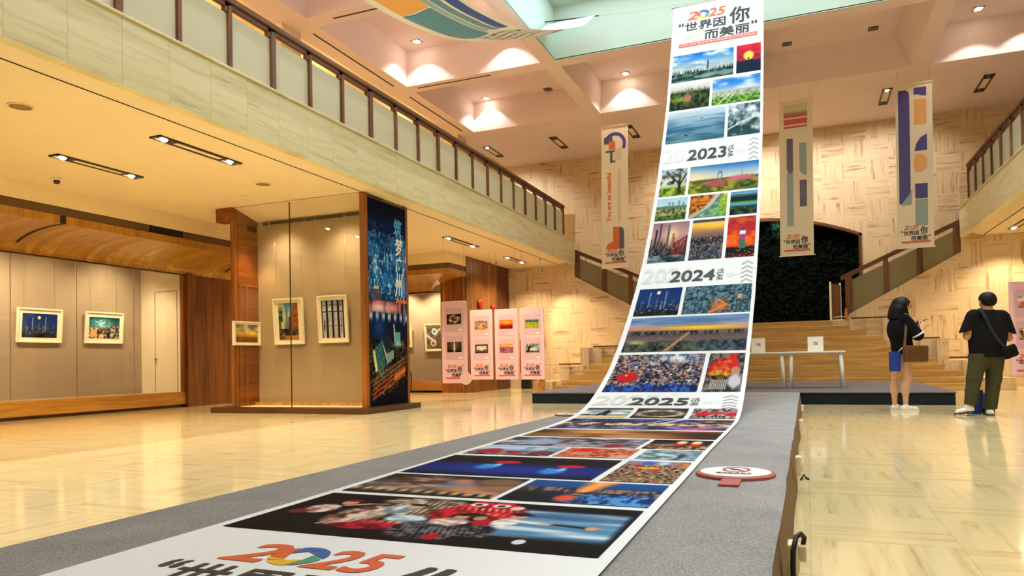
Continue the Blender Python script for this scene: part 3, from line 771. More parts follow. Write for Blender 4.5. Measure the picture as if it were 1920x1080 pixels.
        P.grad([(0, (40, 46, 54)), (.5, (70, 66, 70)), (1, (50, 60, 60))]); P.tex(P.u*0+1, 9, 10, (34, 36, 40), (130, 118, 112)); P.ell(.34, .6, .3, .26, (206, 26, 32), .3); P.ell(.6, .72, .26, .18, (214, 30, 34), .3); P.line(.6, .75, .78, 1.05, .07, (220, 34, 30)); P.ell(.36, .5, .3, .07, (196, 160, 60), .6); P.ell(.36, .4, .2, .06, (20, 18, 18)); P.lay((np.sin(P.u*120) > .2)*((P.u > .15) & (P.u < .62) & (P.v > .06) & (P.v < .34)), (190, 186, 180)); P.ell(.8, .56, .12, .12, (184, 130, 108)); P.ell(.8, .3, .18, .18, (196, 196, 206), .5); P.ell(.5, .95, .1, .08, (150, 100, 84)); P.tex((np.hypot(P.u-.45, P.v-.62) < .28)*.4, 14, 14, (150, 16, 20), (246, 196, 70))
    elif kind == 'rider':
        P.grad([(0, (220, 190, 120)), (.2, (236, 214, 150)), (.3, (120, 130, 120)), (.5, (206, 220, 226)), (.75, (176, 190, 200)), (1, (30, 36, 40))]); P.tex(P.above(.3)*P.below(.85)*.7, 3, 5, (120, 140, 150), (250, 246, 228)); P.ell(.5, .62, .08, .2, (28, 24, 22)); P.ell(.44, .45, .1, .12, (30, 26, 24)); P.rect(.38, .42, .2, .45, (26, 24, 22)); P.rect(.52, .57, .2, .5, (26, 24, 22)); P.lay(P.below(.4, .2, 8)*P.above(.26)*(P.u < .4), (34, 40, 44))
    elif kind == 'drift_swirl':
        P.grad([(0, (40, 34, 30)), (.5, (60, 58, 60)), (1, (34, 36, 44))]); d = np.hypot((P.u-.5)/.5, (P.v-.5)/.42); P.tex(np.exp(-((d-.78)/.2)**2), 8, 6, (150, 128, 100), (236, 212, 176)); P.ell(.5, .48, .3, .14, (40, 44, 50), .7); P.tex(np.exp(-((d-.2)/.3)**2)*.5, 12, 8, (30, 34, 40), (150, 140, 130))
    elif kind == 'red_boats':
        P.grad([(0, (150, 140, 150)), (.5, (130, 96, 100)), (.75, (190, 180, 190)), (1, (150, 170, 196))]); P.tex(P.u*0+1, 20, 10, (60, 44, 50), (216, 196, 190), .3, .7); P.ell(.25, .5, .16, .22, (206, 20, 36), .3); P.ell(.9, .5, .14, .2, (210, 24, 40), .3); P.ell(.55, .62, .2, .16, (190, 60, 66), .7); [P.ell(x, .25, .03, .12, (40, 30, 34)) for x in (.2, .3, .5, .58, .66, .74)]
    elif kind == 'night_parade':
        P.grad([(0, (196, 186, 206)), (.1, (90, 110, 130)), (.3, (50, 50, 56)), (.45, (190, 160, 110)), (.6, (70, 60, 90)), (1, (26, 26, 90))]); P.tex(P.above(.55), 8, 6, (20, 22, 90), (90, 84, 170)); P.tex(P.below(.62)*P.above(.35), 26, 6, (60, 50, 40), (240, 210, 130)); P.tex(P.below(.36), 16, 6, (30, 36, 50), (130, 120, 200)); P.tex(np.clip((P.u-.6)*4, 0, 1)*P.above(.55), 14, 5, (26, 22, 34), (150, 120, 140)); P.line(.58, .5, .7, 1, .02, (200, 200, 220)); P.line(.5, .5, .62, 1, .014, (170, 170, 210)); P.glow(.85, .06, .12, .16, (224, 60, 110), .8); P.lights(P.u*0+1, (250, 230, 170), .05)
    elif kind == 'amber_clouds':
        P.grad([(0, (70, 18, 20)), (.15, (120, 44, 26)), (.45, (206, 130, 62)), (.75, (150, 84, 40)), (1, (90, 46, 26))]); P.tex(P.u*0+.8, 2, 12, (100, 48, 22), (240, 180, 110)); P.glow(.95, .5, .25, .6, (40, 14, 14), .9); P.glow(.02, .5, .2, .6, (70, 40, 20), .7); P.line(.33, .1, .39, .2, .02, (40, 12, 12)); P.line(.36, .16, .42, .12, .02, (40, 12, 12))
    elif kind == 'market':
        P.grad([(0, (120, 110, 128)), (.5, (130, 124, 140)), (1, (70, 66, 74))]); P.tex(P.u*0+1, 12, 14, (50, 46, 58), (206, 196, 210), .3, .7); P.ell(.28, .45, .16, .3, (150, 170, 210), .7); P.line(.44, .3, .46, .8, .012, (130, 20, 30)); P.line(.46, .5, .98, .54, .03, (120, 60, 60), .6); P.ell(.84, .2, .08, .12, (170, 30, 44), .5); P.rect(0, .2, .7, 1, (60, 84, 60), .6)
    elif kind == 'lion_heads':
        P.grad([(0, (40, 26, 22)), (.4, (60, 30, 26)), (1, (16, 12, 12))]); P.tex(P.below(.5), 14, 8, (26, 18, 18), (200, 150, 120)); [(P.ell(x, .6, .09, .26, (214, 40, 40), .6), P.ell(x, .72, .08, .16, (250, 214, 150), .5)) for x in (.52, .76)]; P.glow(.3, .4, .12, .2, (170, 120, 96), .6)
    elif kind == 'stilt_street':
        P.grad([(0, (70, 60, 80)), (.3, (110, 96, 120)), (.55, (150, 180, 214)), (.8, (206, 226, 240)), (1, (120, 160, 206))]); P.tex(P.below(.45), 16, 8, (50, 40, 56), (176, 130, 130)); P.ell(.22, .4, .14, .26, (176, 34, 44), .4); P.ell(.55, .28, .08, .14, (170, 40, 50), .5); P.rect(.55, .66, .45, 1, (120, 150, 190), .7); P.rect(.8, 1, .4, .85, (110, 130, 160), .7); P.ell(.85, .3, .1, .2, (130, 50, 54), .6)
    elif kind == 'dragon_dance':
        P.grad([(0, (150, 60, 44)), (.5, (206, 60, 40)), (1, (176, 40, 34))]); P.tex(P.u*0+1, 14, 10, (120, 30, 24), (244, 130, 84), .3, .7); P.tex(np.clip(P.noise(7, 5)*4-1.9, 0, 1)*.6, 12, 8, (226, 170, 130), (250, 210, 170)); P.rect(.75, 1, 0, .3, (214, 190, 180), .7); P.ell(.3, .72, .2, .16, (230, 30, 26), .6)
    elif kind == 'misty_rider':
        P.grad([(0, (90, 130, 150)), (.3, (120, 160, 172)), (.6, (170, 196, 200)), (1, (60, 92, 110))]); P.tex(P.u*0+.8, 5, 6, (50, 84, 100), (196, 214, 214)); P.ell(.72, .35, .06, .22, (40, 52, 60)); P.line(.66, .1, .8, .5, .03, (60, 70, 76)); P.tex(P.u.clip(.7, 1)*.6*(P.u > .75), 8, 8, (50, 84, 120), (140, 176, 190))
    elif kind == 'lantern_dancers':
        P.grad([(0, (8, 12, 26)), (.18, (14, 28, 84)), (.5, (10, 34, 120)), (.62, (20, 20, 26)), (1, (14, 14, 16))]); P.lay(np.exp(-((P.u-.55)/.45)**2-((P.v-.3)/.2)**2), (14, 50, 160)); [(P.ell(x, y, .075, .07, (214, 20, 60), .2), P.ell(x-.055, y-.25, .06, .13, (60, 140, 226), .7), P.ell(x-.02, y-.16, .02, .08, (150, 200, 240), .5), P.line(x-.1, y-.14, x-.02, y-.2, .012, (90, 170, 236))) for x, y in ((.42, .68), (.8, .56))]; P.tex(P.above(.86)*.6, 8, 3, (16, 16, 18), (60, 44, 40))
    elif kind == 'festival_square':
        P.grad([(0, (60, 44, 36)), (.6, (120, 92, 76)), (.8, (150, 130, 140)), (1, (130, 130, 160))]); P.tex(P.below(.8), 46, 30, (20, 16, 16), (214, 170, 130), .3, .7, 2); P.ell(.36, .92, .1, .12, (60, 96, 200), .5); P.ell(.6, .9, .08, .1, (190, 206, 226), .6); P.ell(.32, .58, .07, .06, (196, 34, 34), .5); P.ell(.58, .55, .06, .06, (200, 38, 34), .5); P.ell(.45, .64, .17, .05, (226, 176, 70), .6); P.ell(.5, .12, .09, .07, (176, 150, 70), .8, .8); P.ell(.72, .09, .06, .06, (206, 96, 84), .8, .8); P.ell(.2, .82, .06, .04, (206, 70, 96), .8, .8); P.tex(P.below(.35)*.45, 40, 24, (16, 14, 14), (226, 180, 140), .3, .7, 2); P.tex(np.clip((P.u-.72)*5, 0, 1)*P.above(.72), 16, 5, (150, 90, 60), (236, 150, 80))
    elif kind == 'smith_hands':
        P.grad([(0, (20, 18, 18)), (.15, (60, 60, 66)), (.45, (90, 84, 84)), (.7, (40, 34, 32)), (1, (20, 20, 22))]); P.tex(P.below(.5)*P.above(.16)*.8, 4, 4, (50, 52, 60), (176, 170, 174)); P.tex(np.exp(-((P.u-.35)/.22)**2-((P.v-.6)/.3)**2), 10, 8, (90, 56, 46), (226, 176, 156)); P.line(.66, .3, .98, .5, .1, (170, 110, 86)); P.line(.6, .75, .74, .3, .08, (190, 128, 100)); P.line(.72, .3, 1, .2, .05, (196, 134, 106)); P.ell(.86, .75, .16, .2, (120, 100, 76), .6); P.lay((np.sin(P.u*70) > 0)*np.exp(-((P.v-.1-.1*(1-P.u))/.07)**2), (226, 176, 96)); P.ell(.62, .55, .12, .1, (90, 130, 190), .8, .6)
    elif kind == 'fire_lake':
        P.grad([(0, (6, 18, 44)), (.3, (14, 46, 84)), (.5, (24, 48, 84)), (.65, (16, 70, 130)), (1, (14, 84, 160))]); P.tex(P.below(.66)*P.above(.4), 36, 7, (16, 30, 56), (150, 120, 110)); P.tex(P.below(.42)*np.clip((P.u-.35)*4, 0, 1), 26, 10, (8, 40, 96), (80, 150, 220)); P.lay(P.below(.4)*np.clip((.4-P.u)*5, 0, 1), (10, 26, 30))
        q = np.clip(1-abs(P.u-(.46+.12*(P.v-.4)))/(.04+.2*np.clip(P.v-.35, 0, 1)), 0, 1)*P.above(.38); P.lay(q*1.5*(.4+P.noise(6, 6)), (252, 132, 56)); P.lay(q*q*.8, (255, 190, 110)); P.ell(.42, .2, .07, .14, (230, 84, 60), .7); P.lights(P.below(.66)*P.above(.42)*(P.u < .6), (230, 60, 60), .1); P.lights(P.below(.4)*(P.u > .4), (120, 190, 250), .06); P.lay(P.below(.47)*P.above(.42)*(P.u < .8), (14, 16, 30))
    elif kind == 'lion_troupe':
        P.grad([(0, (7, 8, 12)), (.3, (13, 13, 17)), (1, (9, 9, 13))])
        m = np.clip((P.u-.64)*14, 0, 1)*np.clip((.84+.05*P.noise(5, 1)-P.v)*14, 0, 1)*np.clip((P.v-.2)*12, 0, 1)
        P.tex(m, 3, 14, (84, 136, 178), (204, 226, 240)); P.lay(m*np.exp(-((P.v-.7)/.08)**2)*.8, (40, 84, 140)); P.lay(np.clip((P.u-.975)*50, 0, 1), (12, 20, 32))
        def body(x, y, rx, ry, dark, light, fx=16, fy=10, e=.3):
            d = np.sqrt(((P.u-x)/rx)**2+((P.v-y)/ry)**2); P.tex(np.clip((1-d)/e+.5, 0, 1), fx/ (rx*6+.4), fy/(ry*3+.4), dark, light, .38, .62, 4)
        body(.42, .72, .10, .26, (110, 92, 76), (236, 218, 192), 26, 14); body(.36, .86, .12, .12, (90, 74, 62), (214, 196, 172), 26, 14)
        [P.line(.37+.02*k, .98-.02*k, .40+.018*k, .5, .006, (70, 56, 48), .7) for k in range(6)]
        body(.27, .45, .075, .26, (96, 66, 58), (232, 196, 180), 34, 18); [P.line(.22+.022*k, .2+.02*k, .31+.02*k, .78, .006, (246, 220, 206), .8) for k in range(4)]
        body(.345, .64, .045, .1, (120, 140, 160), (226, 236, 242), 20, 12); P.ell(.37, .74, .026, .06, (206, 166, 146), .2); P.ell(.37, .79, .03, .03, (30, 26, 28), .2)
        body(.42, .44, .06, .09, (120, 160, 190), (214, 232, 242), 14, 8); body(.40, .27, .10, .09, (110, 8, 24), (206, 34, 58), 26, 10); body(.33, .22, .07, .07, (96, 8, 22), (190, 30, 50), 26, 10)
        P.lay((np.sin(P.u*240) > -.2)*np.exp(-((P.u-.44)/.1)**2-((P.v-.345+.1*(P.u-.44))/.028)**2), (240, 196, 120)); body(.22, .35, .03, .1, (60, 30, 30), (190, 140, 130), 12, 8)
        body(.585, .72, .115, .26, (132, 4, 22), (232, 30, 52), 34, 22, .25); body(.50, .62, .05, .14, (120, 4, 20), (220, 24, 44), 30, 22, .5); body(.65, .55, .04, .2, (130, 6, 22), (236, 40, 60), 30, 22, .5)
        for x_ in (.535, .605): P.ell(x_, .9, .026, .05, (246, 240, 230), .2); P.ell(x_, .895, .012, .028, (24, 20, 22), .2); P.ell(x_, .96, .03, .02, (226, 40, 50), .3)
        P.ell(.66, .86, .02, .05, (240, 214, 200), .3); P.lay((np.sin(P.u*300+P.v*40) > .3)*np.exp(-((P.u-.59)/.09)**2-((P.v-.78)/.05)**2), (246, 170, 150)); P.lay((np.sin(P.u*260) > .2)*np.exp(-((P.u-.6)/.07)**2-((P.v-.66)/.03)**2), (250, 206, 120))
        body(.575, .58, .055, .1, (20, 10, 14), (70, 26, 32), 20, 12, .2); P.ell(.555, .57, .02, .055, (208, 158, 132), .2); P.ell(.61, .565, .018, .05, (196, 140, 116), .2); P.ell(.553, .62, .022, .03, (24, 18, 20), .2)
        body(.545, .44, .055, .1, (170, 140, 130), (248, 236, 226), 16, 12, .2); P.line(.5, .46, .56, .4, .012, (216, 170, 148)); P.ell(.64, .47, .03, .07, (180, 20, 40), .3)
        for x_, y_ in ((.48, .25), (.53, .2), (.6, .22), (.655, .24)): body(x_, y_, .05, .17, (14, 13, 18), (104, 100, 112), 40, 26, .3)
        P.lay((np.sin(P.u*420+P.v*60) > .5)*np.exp(-((P.u-.57)/.1)**2-((P.v-.22)/.14)**2)*.7, (150, 148, 158)); P.ell(.575, .12, .02, .06, (190, 18, 36), .3)
        body(.69, .5, .035, .11, (176, 176, 184), (250, 248, 246), 14, 10, .2); P.ell(.703, .66, .021, .06, (210, 156, 126), .2); P.lay(((P.u-.7)/.028)**2+((P.v-.715)/.045)**2 < 1, (28, 24, 26)); P.line(.7, .74, .73, .70, .012, (28, 24, 26))
        P.line(.71, .56, .79, .53, .022, (240, 238, 236)); P.line(.79, .53, .84, .52, .016, (216, 168, 142)); P.line(.83, .525, .905, .505, .018, (26, 30, 42)); P.ell(.92, .5, .016, .035, (222, 160, 124), .2); P.line(.925, .51, .94, .515, .008, (222, 160, 124))
        P.ell(.795, .15, .016, .045, (220, 228, 234), .2); P.lay(P.below(.17)*(P.u > .62)*(((P.u-.795)/.018)**2+((P.v-.15)/.05)**2 > 1), (8, 10, 14))
        body(.115, .55, .05, .12, (150, 110, 100), (246, 226, 214), 20, 14, .25); P.ell(.15, .74, .025, .06, (206, 150, 124), .2); P.ell(.15, .80, .03, .035, (120, 24, 30), .2); P.line(.16, .66, .22, .74, .014, (212, 156, 130)); P.line(.22, .74, .27, .76, .01, (212, 156, 130)); P.ell(.07, .45, .03, .06, (120, 40, 44), .4); P.line(.25, .84, .31, .86, .006, (190, 60, 50))
    elif kind == 'fireworks_city':
        P.grad([(0, (60, 56, 50)), (.3, (90, 84, 70)), (.42, (40, 60, 64)), (.5, (60, 110, 120)), (.75, (20, 84, 90)), (1, (14, 60, 66))]); P.tex(P.below(.5), 16, 12, (40, 36, 34), (236, 206, 150), .35, .7); P.tex(np.exp(-((P.u-.38)/.3)**2-((P.v-.7)/.2)**2)*1.3, 18, 14, (40, 150, 190), (210, 244, 250)); P.rect(.05, .25, .1, .4, (226, 176, 110)); P.tex(np.clip((P.u-.55)*5, 0, 1)*P.below(.62), 18, 12, (40, 34, 30), (216, 206, 190)); P.rect(.58, .68, 0, .3, (24, 30, 34))
    elif kind == 'street':
        P.grad([(0, (150, 106, 60)), (.1, (60, 40, 30)), (.3, (90, 90, 80)), (.6, (190, 206, 200)), (1, (60, 140, 180))]); P.lay(np.clip((P.u-(.62-.1*(P.v)) )*30, 0, 1)*np.clip((.1+1.05*(P.u-.35)*1.4-P.v+.25)*20, 0, 1)*P.above(.14), (150, 86, 40)); P.tex(np.clip((P.u-.75)*30, 0, 1)*np.clip((.95-P.v)*20, 0, 1)*P.above(.12)*.8, 10, 20, (90, 46, 22), (176, 100, 46)); P.lay(((P.u > .5) & (P.u < .66) & (P.v < .62) & (P.v > .14))*.9, (70, 40, 26)); P.rect(.38, .48, .25, .92, (96, 124, 136)); P.lay(np.clip((.32-P.u)*20, 0, 1)*P.above(.1), (196, 200, 160)); P.tex(np.clip((.24-P.u)*20, 0, 1)*P.above(.5)*P.below(.9), 6, 12, (30, 60, 40), (120, 150, 110)); P.rect(0, .12, .04, .5, (70, 90, 60)); P.rect(.3, 1, .02, .12, (190, 120, 50)); P.tex(P.below(.3)*P.above(.12), 10, 6, (24, 20, 18), (120, 90, 60))
    elif kind == 'columns':
        P.grad([(0, (200, 186, 180)), (.3, (206, 206, 214)), (.5, (150, 160, 180)), (.75, (214, 220, 232)), (.86, (130, 146, 180)), (1, (76, 90, 140))]); P.tex(P.u*0+.4, 3, 4, (150, 160, 180), (240, 240, 244)); [P.rect(x-w_/2, x+w_/2, 0, 1, (28, 26, 28)) for x, w_ in ((.02, .07), (.25, .1), (.5, .1), (.75, .1), (.98, .08))]; [P.rect(0, 1, y-.008, y+.008, (40, 40, 46)) for y in (.32, .7, .88)]; P.ell(.12, .32, .03, .16, (24, 22, 24)); P.rect(.86, .88, .1, .7, (60, 60, 66))
    elif kind == 'gold_sunset':
        P.grad([(0, (110, 66, 18)), (.2, (146, 96, 30)), (.4, (196, 140, 50)), (.5, (226, 190, 70)), (.7, (150, 140, 100)), (1, (90, 110, 110))]); P.tex(P.above(.42)*np.clip(P.noise(3, 4)*3-1.1, 0, 1), 5, 5, (130, 110, 70), (236, 220, 160)); P.glow(.75, .52, .2, .12, (255, 226, 90), .9); P.lay(P.below(.3)*.5, (110, 60, 16))
    elif kind == 'aerial_loops':
        P.grad([(0, (120, 96, 66)), (1, (86, 84, 80))]); P.tex(P.u*0+.6, 8, 10, (70, 60, 50), (150, 130, 104)); [(P.ell(x, y, .2, .15, (236, 236, 236), .15), P.ell(x, y, .12, .09, c, .15)) for x, y, c in ((.55, .78, (120, 150, 200)), (.45, .25, (150, 96, 60)))]; P.line(0, .62, .6, .3, .06, (226, 224, 220)); P.line(.62, .62, .92, .9, .04, (230, 226, 220))
    elif kind == 'sepia_dragon':
        P.grad([(0, (40, 28, 20)), (1, (34, 24, 18))]); d = np.hypot((P.u-.52)/.38, (P.v-.52)/.4); P.tex(np.exp(-((d-.75)/.3)**2)*1.2, 7, 7, (90, 66, 40), (244, 224, 176)); P.ell(.58, .6, .12, .12, (150, 110, 70), .6); P.tex(np.exp(-((P.v-.05)/.1)**2), 18, 3, (30, 20, 14), (150, 120, 90))
    elif kind == 'tower_dark':
        P.grad([(0, (20, 16, 14)), (.4, (50, 38, 30)), (1, (60, 48, 38))]); P.lay(np.exp(-((P.u-.5)/.3)**2-((P.v-.7)/.4)**2)*.6, (176, 150, 120)); P.lay((abs(np.sin(8*np.arctan2(P.v-.4, P.u-.5))) > .8)*P.above(.4)*.5, (60, 44, 34)); P.ell(.5, .6, .05, .38, (230, 206, 176), .4); P.ell(.5, .3, .1, .1, (216, 180, 140), .5); P.rect(.42, .58, 0, .22, (150, 130, 120)); P.rect(.48, .52, .3, .98, (246, 230, 206))
    elif kind == 'avenue':
        P.grad([(0, (150, 90, 56)), (.5, (190, 140, 106)), (1, (110, 104, 110))]); P.tex(P.u*0+1, 14, 14, (70, 50, 40), (226, 190, 160), .3, .7); P.glow(.48, .3, .16, .4, (246, 170, 90), .9)
    elif kind == 'silhouette_frame':
        P.grad([(0, (60, 56, 50)), (.25, (150, 140, 128)), (.55, (216, 206, 190)), (.8, (190, 186, 180)), (1, (20, 18, 16))]); P.lay(P.below(.16)+P.above(.86), (16, 14, 12)); [P.rect(x-.05, x+.05, 0, 1, (18, 16, 14)) for x in (.06, .94)]; P.lay(np.clip((.2+.4*abs(P.u-.5)-P.v+.15)*10, 0, 1)*(abs(P.u-.5) < .34)*.8, (60, 54, 46)); P.lay(np.exp(-((P.u-.5)/.16)**2-((P.v-.45)/.16)**2), (230, 222, 206))
    elif kind == 'red_dusk':
        P.grad([(0, (120, 20, 18)), (.3, (150, 26, 16)), (.5, (214, 60, 20)), (.7, (250, 130, 34)), (1, (226, 110, 40))]); P.glow(.55, .72, .3, .2, (255, 196, 70), .8); P.skyline(.1, .1, .45, 40, (96, 14, 20), 18); P.lights(P.below(.4), (250, 110, 60), .05)
    elif kind == 'lavender':
        P.grad([(0, (110, 60, 84)), (.5, (150, 90, 110)), (.58, (90, 60, 70)), (.66, (250, 150, 70)), (.8, (250, 180, 110)), (1, (226, 120, 76))]); P.tex(P.below(.56), 24, 14, (70, 40, 84), (206, 130, 130)); P.tex(P.above(.66)*.6, 4, 8, (226, 100, 50), (255, 206, 130))
    elif kind == 'rape_field':
        P.grad([(0, (170, 170, 26)), (.3, (150, 160, 30)), (.55, (106, 130, 30)), (.7, (70, 90, 70)), (.85, (90, 110, 130)), (1, (176, 190, 206))]); P.tex(P.below(.66), 14, 20, (96, 116, 16), (216, 206, 50)); P.lay(P.below(.84, .1, 5)*P.above(.68), (66, 88, 84))
    elif kind == 'willow':
        P.grad([(0, (60, 76, 60)), (.3, (120, 130, 110)), (1, (206, 212, 206))]); P.ell(.58, .32, .3, .22, (206, 210, 206), .5); P.tex(P.below(.2), 14, 8, (30, 40, 30), (120, 130, 96)); P.line(.16, .1, .3, .6, .07, (26, 22, 20)); [P.line(.26, .5, x, y, .03, (26, 22, 20)) for x, y in ((.1, .98), (.4, 1), (.62, .95), (.9, .9), (.02, .7))]; P.tex(np.clip(P.noise(9, 7)*4-2, 0, 1)*P.above(.6)*.8, 12, 10, (30, 40, 30), (80, 96, 76))
    elif kind == 'festival_pink':
        P.grad([(0, (90, 130, 90)), (.3, (206, 150, 130)), (.6, (240, 220, 210)), (1, (230, 226, 226))]); P.ell(.3, .35, .22, .24, (226, 90, 80), .6); P.tex(np.clip((P.u-.5)*5, 0, 1)*P.below(.8), 14, 8, (176, 120, 110), (246, 230, 220)); P.rect(.5, .53, .25, .95, (150, 120, 116)); P.rect(0, .2, .85, 1, (90, 90, 110), .6)
    elif kind == 'village_stage':
        P.grad([(0, (110, 90, 70)), (.4, (170, 120, 80)), (.7, (226, 170, 110)), (1, (150, 110, 80))]); P.tex(P.u*0+1, 12, 8, (90, 60, 44), (246, 214, 170), .3, .7); [P.rect(x, x+.08, .2, .8, (96, 60, 44)) for x in (.1, .4, .7)]; P.rect(0, 1, 0, .08, (150, 60, 50))
    elif kind == 'fireworks_poster':
        P.grad([(0, (8, 16, 40)), (.1, (16, 20, 28)), (.25, (26, 34, 40)), (.4, (8, 22, 56)), (.48, (16, 40, 80)), (.56, (18, 70, 130)), (.75, (10, 60, 124)), (.86, (8, 30, 74)), (1, (8, 18, 46))])
        P.tex(P.above(.55)*P.below(.84)*.8, 10, 20, (10, 56, 116), (40, 130, 196)); s_ = P.noise(40, 50, 1); P.lay(np.clip(s_*6-4.3, 0, 1)*P.above(.52)*P.below(.9)*np.clip((.93-P.v)*5, 0, 1), (150, 216, 246)); P.lights(P.above(.5)*P.below(.86), (190, 230, 250), .05)
        P.glow(.16, .70, .05, .015, (220, 240, 250), .9); P.glow(.16, .66, .06, .02, (180, 226, 246), .8); P.rect(.05, .32, .515, .565, (90, 70, 96), .8); P.rect(.12, .24, .565, .58, (226, 190, 130)); P.rect(.7, 1, .505, .525, (226, 110, 50)); P.tex(P.below(.51)*P.above(.455), 20, 8, (30, 20, 40), (206, 110, 110)); P.glow(.25, .475, .2, .02, (250, 226, 220), .9); P.glow(.6, .48, .14, .022, (250, 210, 200), .9); P.lay(((P.u+P.v*4) % .09 < .03)*(P.v > .465)*(P.v < .5)*(P.u > .5)*(P.u < .75), (220, 60, 50)); P.lay(np.exp(-((P.v-.435)/.02)**2)*(np.sin(P.u*40) > .2), (190, 206, 220))
        P.glow(.24, .38, .14, .05, (20, 70, 150), .8)
        def pg(pts, col, a=1.0):
            inside = np.zeros_like(P.u, bool); n_ = len(pts)
            for i in range(n_):
                x0, y0 = pts[i]; x1, y1 = pts[(i+1) % n_]
                c_ = ((y0 > P.v) != (y1 > P.v)) & (P.u < (x1-x0)*(P.v-y0)/(y1-y0+1e-9)+x0); inside ^= c_
            P.lay(inside*a, col)
        P.tex(P.below(.32)*P.above(.06), 18, 30, (10, 12, 16), (66, 58, 46), .4, .75)
        pg([(.28, .33), (.52, .345), (.62, .27), (.42, .25)], (24, 44, 60)); pg([(.28, .33), (.42, .25), (.44, .2), (.34, .28)], (160, 196, 196)); pg([(.42, .25), (.62, .27), (.62, .23), (.44, .2)], (130, 160, 156)); pg([(.06, .26), (.28, .31), (.4, .2), (.24, .14), (.1, .2)], (40, 100, 104)); pg([(.08, .26), (.14, .16), (.19, .17), (.12, .27)], (226, 226, 140)); pg([(.62, .4), (.64, .4), (.68, .32), (.64, .31)], (190, 220, 220)); pg([(.66, .36), (.8, .36), (.8, .31), (.66, .31)], (100, 170, 170)); P.glow(.74, .3, .12, .012, (170, 240, 236), .9)
        for k in range(5): P.line(.06, .03+.022*k, .92, .15+.02*k, .006, (190, 84, 40) if k < 3 else (150, 110, 70), .8)
        pg([(.62, .115), (.94, .16), (.94, .185), (.62, .14)], (236, 130, 60), .8); P.lights(P.below(.3)*P.above(.03), (240, 190, 110), .05); pg([(.1, 0), (1, 0), (1, .12), (.14, .015)], (10, 14, 24), .9)
    return np.clip(P.c, 0, 255)/255.0

def picture(name, kind, nu, nv, to3d, parent=None, label=None, seed=1):
    """grid laid on a surface: to3d(u 0..1, v 0..1 from the bottom) gives the point"""
    img = lin(paint(kind, nu, nv, seed))
    vs = [to3d(i/(nu-1), j/(nv-1)) for j in range(nv) for i in range(nu)]
    fs = [(j*nu+i, j*nu+i+1, (j+1)*nu+i+1, (j+1)*nu+i) for j in range(nv-1) for i in range(nu-1)]
    me = bpy.data.meshes.new(name); me.from_pydata(vs, [], fs)
    a = me.color_attributes.new('Col', 'FLOAT_COLOR', 'POINT')
    a.data.foreach_set('color', np.concatenate([img.reshape(-1, 3), np.ones((nu*nv, 1))], 1).ravel().astype(np.float32))
    me.update()
    o = link(name, me, parent, [M['print']])
    if label: o['label'] = label
    return o

# ================================================================ LONG BANNER
# (depth, height, left edge, right edge) from the rod in the skylight down onto the runway
PROF = np.array([(15.184, 8.106, -2.345, -.595), (14.735, 7.259, -2.34, -.59), (14.414, 6.659, -2.335, -.585), (14.012, 5.768, -2.342, -.592), (13.447, 4.871, -2.345, -.595), (12.794, 3.879, -2.355, -.605), (12.023, 2.922, -2.367, -.617),
    (11.551, 2.361, -2.38, -.63), (10.824, 1.737, -2.386, -.636), (10.264, 1.272, -2.40, -.65), (9.569, .816, -2.405, -.655), (9.083, .58, -2.405, -.655), (8.5, .37, -2.404, -.65), (8.1, .285, -2.39, -.64), (7.7, .248, -2.36, -.625), (7.2, .232, -2.315, -.605),
    (6.4, .229, -2.26, -.603), (5.0, .229, -2.232, -.60), (3.7, .229, -2.19, -.58), (2.8, .229, -2.155, -.57), (1.5, .229, -2.135, -.555), (0.2, .229, -2.13, -.55)])
_d = np.r_[0, np.cumsum(np.hypot(np.diff(PROF[:, 0]), np.diff(PROF[:, 1])))]
_S = np.linspace(0, _d[-1], 1200)
def _sm(v):
    q = np.interp(_S, _d, v); k = np.hanning(61); k /= k.sum()
    return np.convolve(np.r_[2*q[0]-q[30:0:-1], q, 2*q[-1]-q[-2:-32:-1]], k, 'valid')
_BY, _BZ, _BL, _BR = (_sm(PROF[:, i]) for i in range(4))
_SL = np.r_[0, np.cumsum(np.hypot(np.diff(_BY), np.diff(_BZ)))]
def on_banner(f, s, h=0.0):
    """f: 0 at the left edge, 1 at the right; s: metres down from the rod; h: height above the cloth"""
    y, z, l, r = (float(np.interp(s, _SL, a)) for a in (_BY, _BZ, _BL, _BR))
    y1, z1 = float(np.interp(s+.05, _SL, _BY)), float(np.interp(s+.05, _SL, _BZ))
    if s+.05 > _SL[-1]: y1, z1 = y-.05, z
    t = math.hypot(y1-y, z1-z) or 1.0
    rip = .004*math.sin(s*9+f*3)*min(1, s/3)*(1 if s < 10 else 0)
    ny, nz = (z1-z)/t, -(y1-y)/t            # towards the printed side
    return (l+(r-l)*f, y+ny*(h+rip), z+nz*(h+rip))
BAN = thing('long_banner', 'very long white photo banner sweeping from the skylight down onto the runway', 'banner', (-1.47, 8.0, .22))
BO = Vector(BAN.location)
def bl(f, s, h=0.0): p = on_banner(f, s, h); return (p[0]-BO.x, p[1]-BO.y, p[2]-BO.z)
b = MB(); ns, nf = 260, 10
S_END = float(_SL[-1])-.02
vs = [bl(i/nf, S_END*j/ns) for j in range(ns+1) for i in range(nf+1)]
b.add(vs, [(j*(nf+1)+i, j*(nf+1)+i+1, (j+1)*(nf+1)+i+1, (j+1)*(nf+1)+i) for j in range(ns) for i in range(nf)], 0, True)
b.build('cloth', M['banner'], BAN, fix=False)
b = MB(); b.tube([(-2.40-BO.x, 15.184-BO.y, 8.106-BO.z), (-.54-BO.x, 15.184-BO.y, 8.106-BO.z)], .014, 8); b.build('rod', M['steel'], BAN)
WB = 1.75
